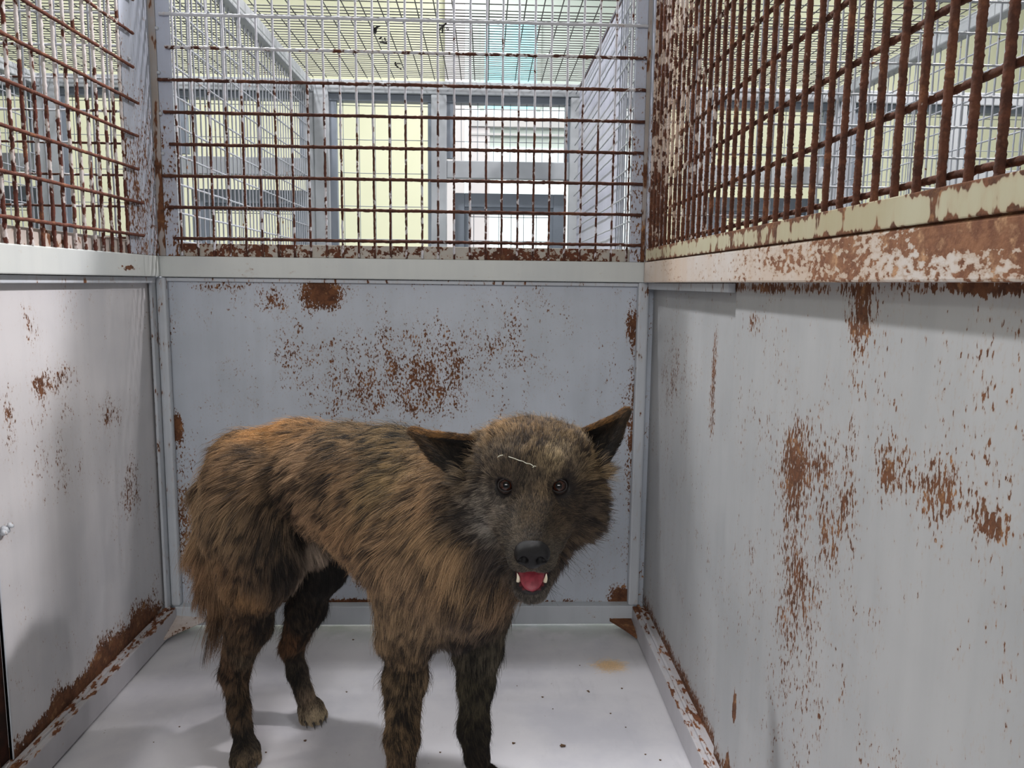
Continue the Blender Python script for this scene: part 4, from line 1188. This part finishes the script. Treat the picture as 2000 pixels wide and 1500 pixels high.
low = (root[:, 2] < 0.20) & (root[:, 2] > 0.03)
L = np.where(low, L * 1.25, L); Lf = np.where(low, Lf * 1.7, Lf)
lowt = np.clip((0.24 - root[:, 2]) / 0.05, 0, 1)[:, None]
T = T * (1 + 0.12 * lowt); K = K * (1 - 0.25 * lowt)
pw = root[:, 2] < 0.04
L = np.where(pw, L * 0.62, L)
root, nr, d, L, T, K, Fd, Lf = (a[keep] for a in (root, nr, d, L, T, K, Fd, Lf))
n = len(root)
# wavy flow
wob = np.stack([fbm(root * 26, 31 + i, 2) - 0.5 for i in range(3)], 1)
d = d / (np.linalg.norm(d, axis=1, keepdims=True) + 1e-9) + wob * 1.1 + rg.normal(0, 0.10, (n, 3))
d -= nr * (d * nr).sum(1, keepdims=True)
d /= np.linalg.norm(d, axis=1, keepdims=True) + 1e-9
Lr = L * rg.uniform(0.65, 1.15, n) * (0.8 + 0.5 * fbm(root * 30, 77, 2))
k = 7
t = np.linspace(0, 1, k)[None, :, None]
fly = rg.random(n) < 0.06
lift = (Lf * rg.uniform(0.8, 1.6, n) * np.where(fly, 2.0, 1.0))[:, None, None]
pts = root[:, None, :] + Lr[:, None, None] * (d[:, None, :] * (t * 0.96) + nr[:, None, :] * lift * (1.35 * t - 0.75 * t * t)) + np.array([0, 0, -1.0]) * (Lr ** 1.0)[:, None, None] * 0.14 * t * t
# clumps
from mathutils.kdtree import KDTree
ng = n // 26
gi = rg.choice(n, ng, replace=False)
kd = KDTree(ng)
for i, j in enumerate(gi): kd.insert(root[j], i)
kd.balance()
own = np.array([kd.find(r)[1] for r in root])
tipg = pts[gi[own]]
rel = tipg - root[gi[own]][:, None, :] + (root[gi[own]] * 0.72 + root * 0.28)[:, None, :]
cw = (np.where(fly, 0.0, rg.uniform(0.35, 0.8, n)) * np.clip((Lr - 0.004) / 0.014, 0, 1))[:, None, None] * t ** 1.4
pts = pts * (1 - cw) + rel * cw
pts += (rg.normal(0, 0.018, (n, 1, 3)) * Lr[:, None, None] * t ** 2)
pts[..., 2] = np.maximum(pts[..., 2], 0.0012)
hk = np.clip((0.020 - Lr) / 0.012, 0, 1)
crnd = rg.random(ng)[own] * (0.72 - 0.45 * hk) + rg.random(n) * (0.28 + 0.45 * hk)
colr = tint(root, T, K, Fd, crnd, 0.75) * rg.uniform(0.70, 1.22, (n, 1))
r0 = np.clip(0.00008 + Lr * 0.0030, 0.00010, 0.00017)
rad = r0[:, None] * np.array([1.0, 1.0, 0.95, 0.85, 0.70, 0.50, 0.22])[None]
fur = hair_curves('fur', pts, rad, colr, M_fur, dog)

# a few long loose guard hairs and whiskers
wr_ = []
for sg in (-1, 1):
    for q in range(11):
        a = Hd(sg * (0.020 + 0.003 * rg.random()), 0.040 + 0.025 * rg.random(), -0.056 - 0.014 * rg.random())
        dr = Hs * sg * 0.9 + Hf * rg.uniform(-0.1, 0.5) + Hu * rg.uniform(-0.7, 0.1); dr /= np.linalg.norm(dr)
        ln = rg.uniform(0.022, 0.045)
        tt = np.linspace(0, 1, 7)[:, None]
        wr_.append(a + dr * tt * ln + np.array([0, 0, -1]) * (tt ** 2) * ln * 0.35)
    for q in range(16):
        a = Hd(sg * 0.020, 0.01 + 0.02 * rg.random(), -0.115 - 0.01 * rg.random())
        dr = Hs * sg * rg.uniform(0.2, 1.0) + Hf * rg.uniform(-0.3, 0.3) - Hu * rg.uniform(0.5, 1.0); dr /= np.linalg.norm(dr)
        ln = rg.uniform(0.014, 0.03)
        tt = np.linspace(0, 1, 7)[:, None]
        wr_.append(a + dr * tt * ln)
wr_ = np.array(wr_)
wh = hair_curves('whiskers', wr_, np.full(wr_.shape[:2], 0.00016) * np.linspace(1, 0.3, 7), np.tile(srgb2lin((44, 40, 38)), (len(wr_), 1)), M_hair_loose, dog)

# --- eyes
def eye_material():
    g = N('dog_eye')
    co = g.n('ShaderNodeTexCoord').outputs['Object']
    sep = g.n('ShaderNodeSeparateXYZ'); g.l(co, sep.inputs[0])
    d = g.math('SQRT', g.math('ADD', g.math('MULTIPLY', sep.outputs[0], sep.outputs[0]), g.math('MULTIPLY', sep.outputs[1], sep.outputs[1])))
    c = g.mix(g.ramp(d, 0.0036, 0.0044), lin((5, 4, 4)), lin((52, 27, 18)))
    c = g.mix(g.ramp(d, 0.0048, 0.0068), c, lin((30, 16, 12)))
    c = g.mix(g.ramp(d, 0.0078, 0.0084), c, lin((70, 58, 54)))
    g.l(c, g.b.inputs['Base Color']); g.b.inputs['Roughness'].default_value = 0.07
    g.b.inputs['Specular IOR Level'].default_value = 0.35
    g.b.inputs['Coat Weight'].default_value = 0.15; g.b.inputs['Coat Roughness'].default_value = 0.02
    return g.m


M_eye = eye_material()
for (p_, n_), lab in zip(eyes, ('reddish brown eye', 'dark brown eye')):
    bm = bmesh.new(); bmesh.ops.create_uvsphere(bm, u_segments=40, v_segments=24, radius=0.0100)
    o = from_bm('eye', bm, M_eye, dog, smooth=True)
    look = V3(CAM_POS) - p_; look /= np.linalg.norm(look)
    o.matrix_world = Matrix.Translation(Vector(p_ - n_ * 0.0062)) @ Vector(look).to_track_quat('Z', 'Y').to_matrix().to_4x4()
    # lids
    bm = bmesh.new()
    ex = np.cross([0, 0, 1.0], look); ex /= np.linalg.norm(ex); ey = np.cross(look, ex)
    c0 = p_ - n_ * 0.0062
    ringn, m = 36, 8
    vs = []
    for i in range(ringn):
        a = 2 * math.pi * i / ringn
        w_, h_ = 0.0090, 0.0072
        e = np.array([math.cos(a) * w_, math.sin(a) * h_])
        zz = math.sqrt(max(1e-8, 0.0106 ** 2 - e[0] ** 2 - e[1] ** 2))
        c = c0 + ex * e[0] + ey * e[1] + look * zz
        outw = ex * math.cos(a) + ey * math.sin(a)
        vs.append([bm.verts.new(Vector(c + (outw * math.cos(b) + look * math.sin(b)) * 0.0009)) for b in np.linspace(0, 2 * math.pi, m, endpoint=False)])
    for i in range(ringn):
        for j in range(m):
            bm.faces.new((vs[i][j], vs[(i + 1) % ringn][j], vs[(i + 1) % ringn][(j + 1) % m], vs[i][(j + 1) % m]))
    if 'M_lid' not in globals():
        M_lid = plain('eyelid_skin', (30, 25, 24), 0.45, (22, 18, 18), 60.0)
    from_bm('eyelid', bm, M_lid, dog, smooth=True)

# --- nose
M_nose = plain('nose_leather', (17, 16, 18), 0.34, (11, 11, 13), 400.0, spec=0.28, bump=0.0006)
NF, NU = 0.079, -0.0415
ns = SDF(Hd(0, NF, NU) - 0.034, Hd(0, NF, NU) + 0.034, 0.0008)
ns.ell(Hd(0, NF - 0.002, NU + 0.003), HA, (0.0185, 0.0125, 0.0122), 0.004)
ns.ell(Hd(0, NF, NU - 0.007), HA, (0.0115, 0.0100, 0.0095), 0.006)
for sg in (-1, 1):
    ns.ell(Hd(sg * 0.0120, NF + 0.0015, NU - 0.001), HA, (0.0070, 0.0088, 0.0086), 0.004)
    ns.ell(Hd(sg * 0.0088, NF + 0.0100, NU - 0.0020), HA, (0.0044, 0.0065, 0.0046), 0.0025, sub=True)
    ns.cone(Hd(sg * 0.0110, NF + 0.009, NU - 0.002), 0.0018, Hd(sg * 0.0190, NF + 0.0035, NU - 0.0045), 0.0010, 0.0015, sub=True)
ns.cone(Hd(0, NF + 0.0125, NU), 0.0006, Hd(0, NF + 0.009, NU - 0.017), 0.0008, 0.0010, sub=True)
ns.blur(1)
a, b = ns.mesh()
mesh_from('nose', a, b, M_nose, dog)

# --- tongue, teeth, gum
M_tong = plain('tongue_flesh', (148, 56, 68), 0.30, (124, 42, 54), 160.0, spec=0.5, bump=0.0005)
ts = SDF(Hd(0, 0.02, -0.09) - 0.06, Hd(0, 0.02, -0.09) + 0.06, 0.0010)
ta_ = math.radians(26)
tf_ = Hf * math.cos(ta_) - Hu * math.sin(ta_); tu_ = Hu * math.cos(ta_) + Hf * math.sin(ta_)
tax = (Hs, tf_, tu_)
ts.ell(Hd(0, 0.030, -0.0955), tax, (0.0155, 0.0275, 0.0060), 0.004)
ts.ell(Hd(0, 0.004, -0.082), tax, (0.0185, 0.0150, 0.0110), 0.006)
ts.cone(Hd(0, 0.000, -0.0695), 0.0012, Hd(0, 0.052, -0.0965), 0.0008, 0.003, sub=True)
ts.blur(1)
a, b = ts.mesh()
mesh_from('tongue', a, b, M_tong, dog)
M_tooth = plain('tooth_enamel', (236, 228, 206), 0.25, (222, 210, 184), 120.0)
def tooth(base, tip, r, lab=None):
    base, tip = Vector(base), Vector(tip)
    bm = bmesh.new(); ax = (tip - base); L = ax.length; q = ax.to_track_quat('Z', 'Y')
    rings = []
    for i in range(7):
        tt = i / 6; rr = r * (1 - tt ** 1.6) + 0.00015
        rings.append([bm.verts.new(base + q @ Vector((rr * math.cos(b_) + 0.12 * L * math.sin(tt * math.pi) * 0.3, rr * math.sin(b_), L * tt))) for b_ in np.linspace(0, 2 * math.pi, 10, endpoint=False)])
    for i in range(6):
        for j in range(10):
            bm.faces.new((rings[i][j], rings[i][(j + 1) % 10], rings[i + 1][(j + 1) % 10], rings[i + 1][j]))
    bm.faces.new(rings[-1]); bm.faces.new(rings[0][::-1])
    return from_bm('tooth', bm, M_tooth, dog, smooth=True)


for sg in (-1, 1):
    tooth(Hd(sg * 0.0152, 0.040, -0.1050), Hd(sg * 0.0165, 0.046, -0.0890), 0.0024)


# --- claws
M_claw = plain('claw_horn', (52, 44, 38), 0.4, (34, 30, 27), 200.0)
for tc, fw in toes:
    bm = bmesh.new()
    base = tc + fw * 0.0085 + np.array([0, 0, 0.001]); rings = []
    sd = np.array([fw[1], -fw[0], 0]); up = np.array([0, 0, 1.0])
    for i in range(7):
        tt = i / 6; c = base + fw * 0.0105 * tt - up * (0.0085 * tt * tt + 0.0005); rr = 0.0024 * (1 - tt ** 1.5) + 0.0002
        c[2] = max(c[2], rr + 0.0003)
        rings.append([bm.verts.new(Vector(c + sd * rr * math.cos(b_) + up * rr * 1.2 * math.sin(b_))) for b_ in np.linspace(0, 2 * math.pi, 8, endpoint=False)])
    for i in range(6):
        for j in range(8):
            bm.faces.new((rings[i][j], rings[i][(j + 1) % 8], rings[i + 1][(j + 1) % 8], rings[i + 1][j]))
    bm.faces.new(rings[-1]); bm.faces.new(rings[0][::-1])
    from_bm('claw', bm, M_claw, dog, smooth=True)

# --- pale thread lying on the forehead
pix = [(972, 893), (976, 890), (982, 889)], [(993, 892), (1003, 895), (1013, 899), (1021, 901), (1028, 905), (1035, 906), (1040, 909), (1043, 912), (1040, 913), (1044, 910), (1047, 911)]
M_thread = plain('pale_thread', (196, 196, 180), 0.8, (170, 168, 150), 300.0)
lines = []
for seg in pix:
    sp = []
    for x, y in seg:
        rd = V3(ray(x, y)); rd /= np.linalg.norm(rd)
        tt = 0.6
        for _ in range(300):
            dd = s.sample(V3(CAM_POS) + rd * tt)
            if dd < 0.0085: break
            tt += max(0.0005, (dd - 0.0085) * 0.8)
        sp.append(V3(CAM_POS) + rd * tt)
    lines += list(zip(sp, sp[1:]))
th = tubes_mesh('thread', lines, 0.00045, M_thread, None, sides=6, step=0.002, rough=0.05, wob=0.0)
tag(th, 'short pale thread caught on the forehead of the dog', 'thread')
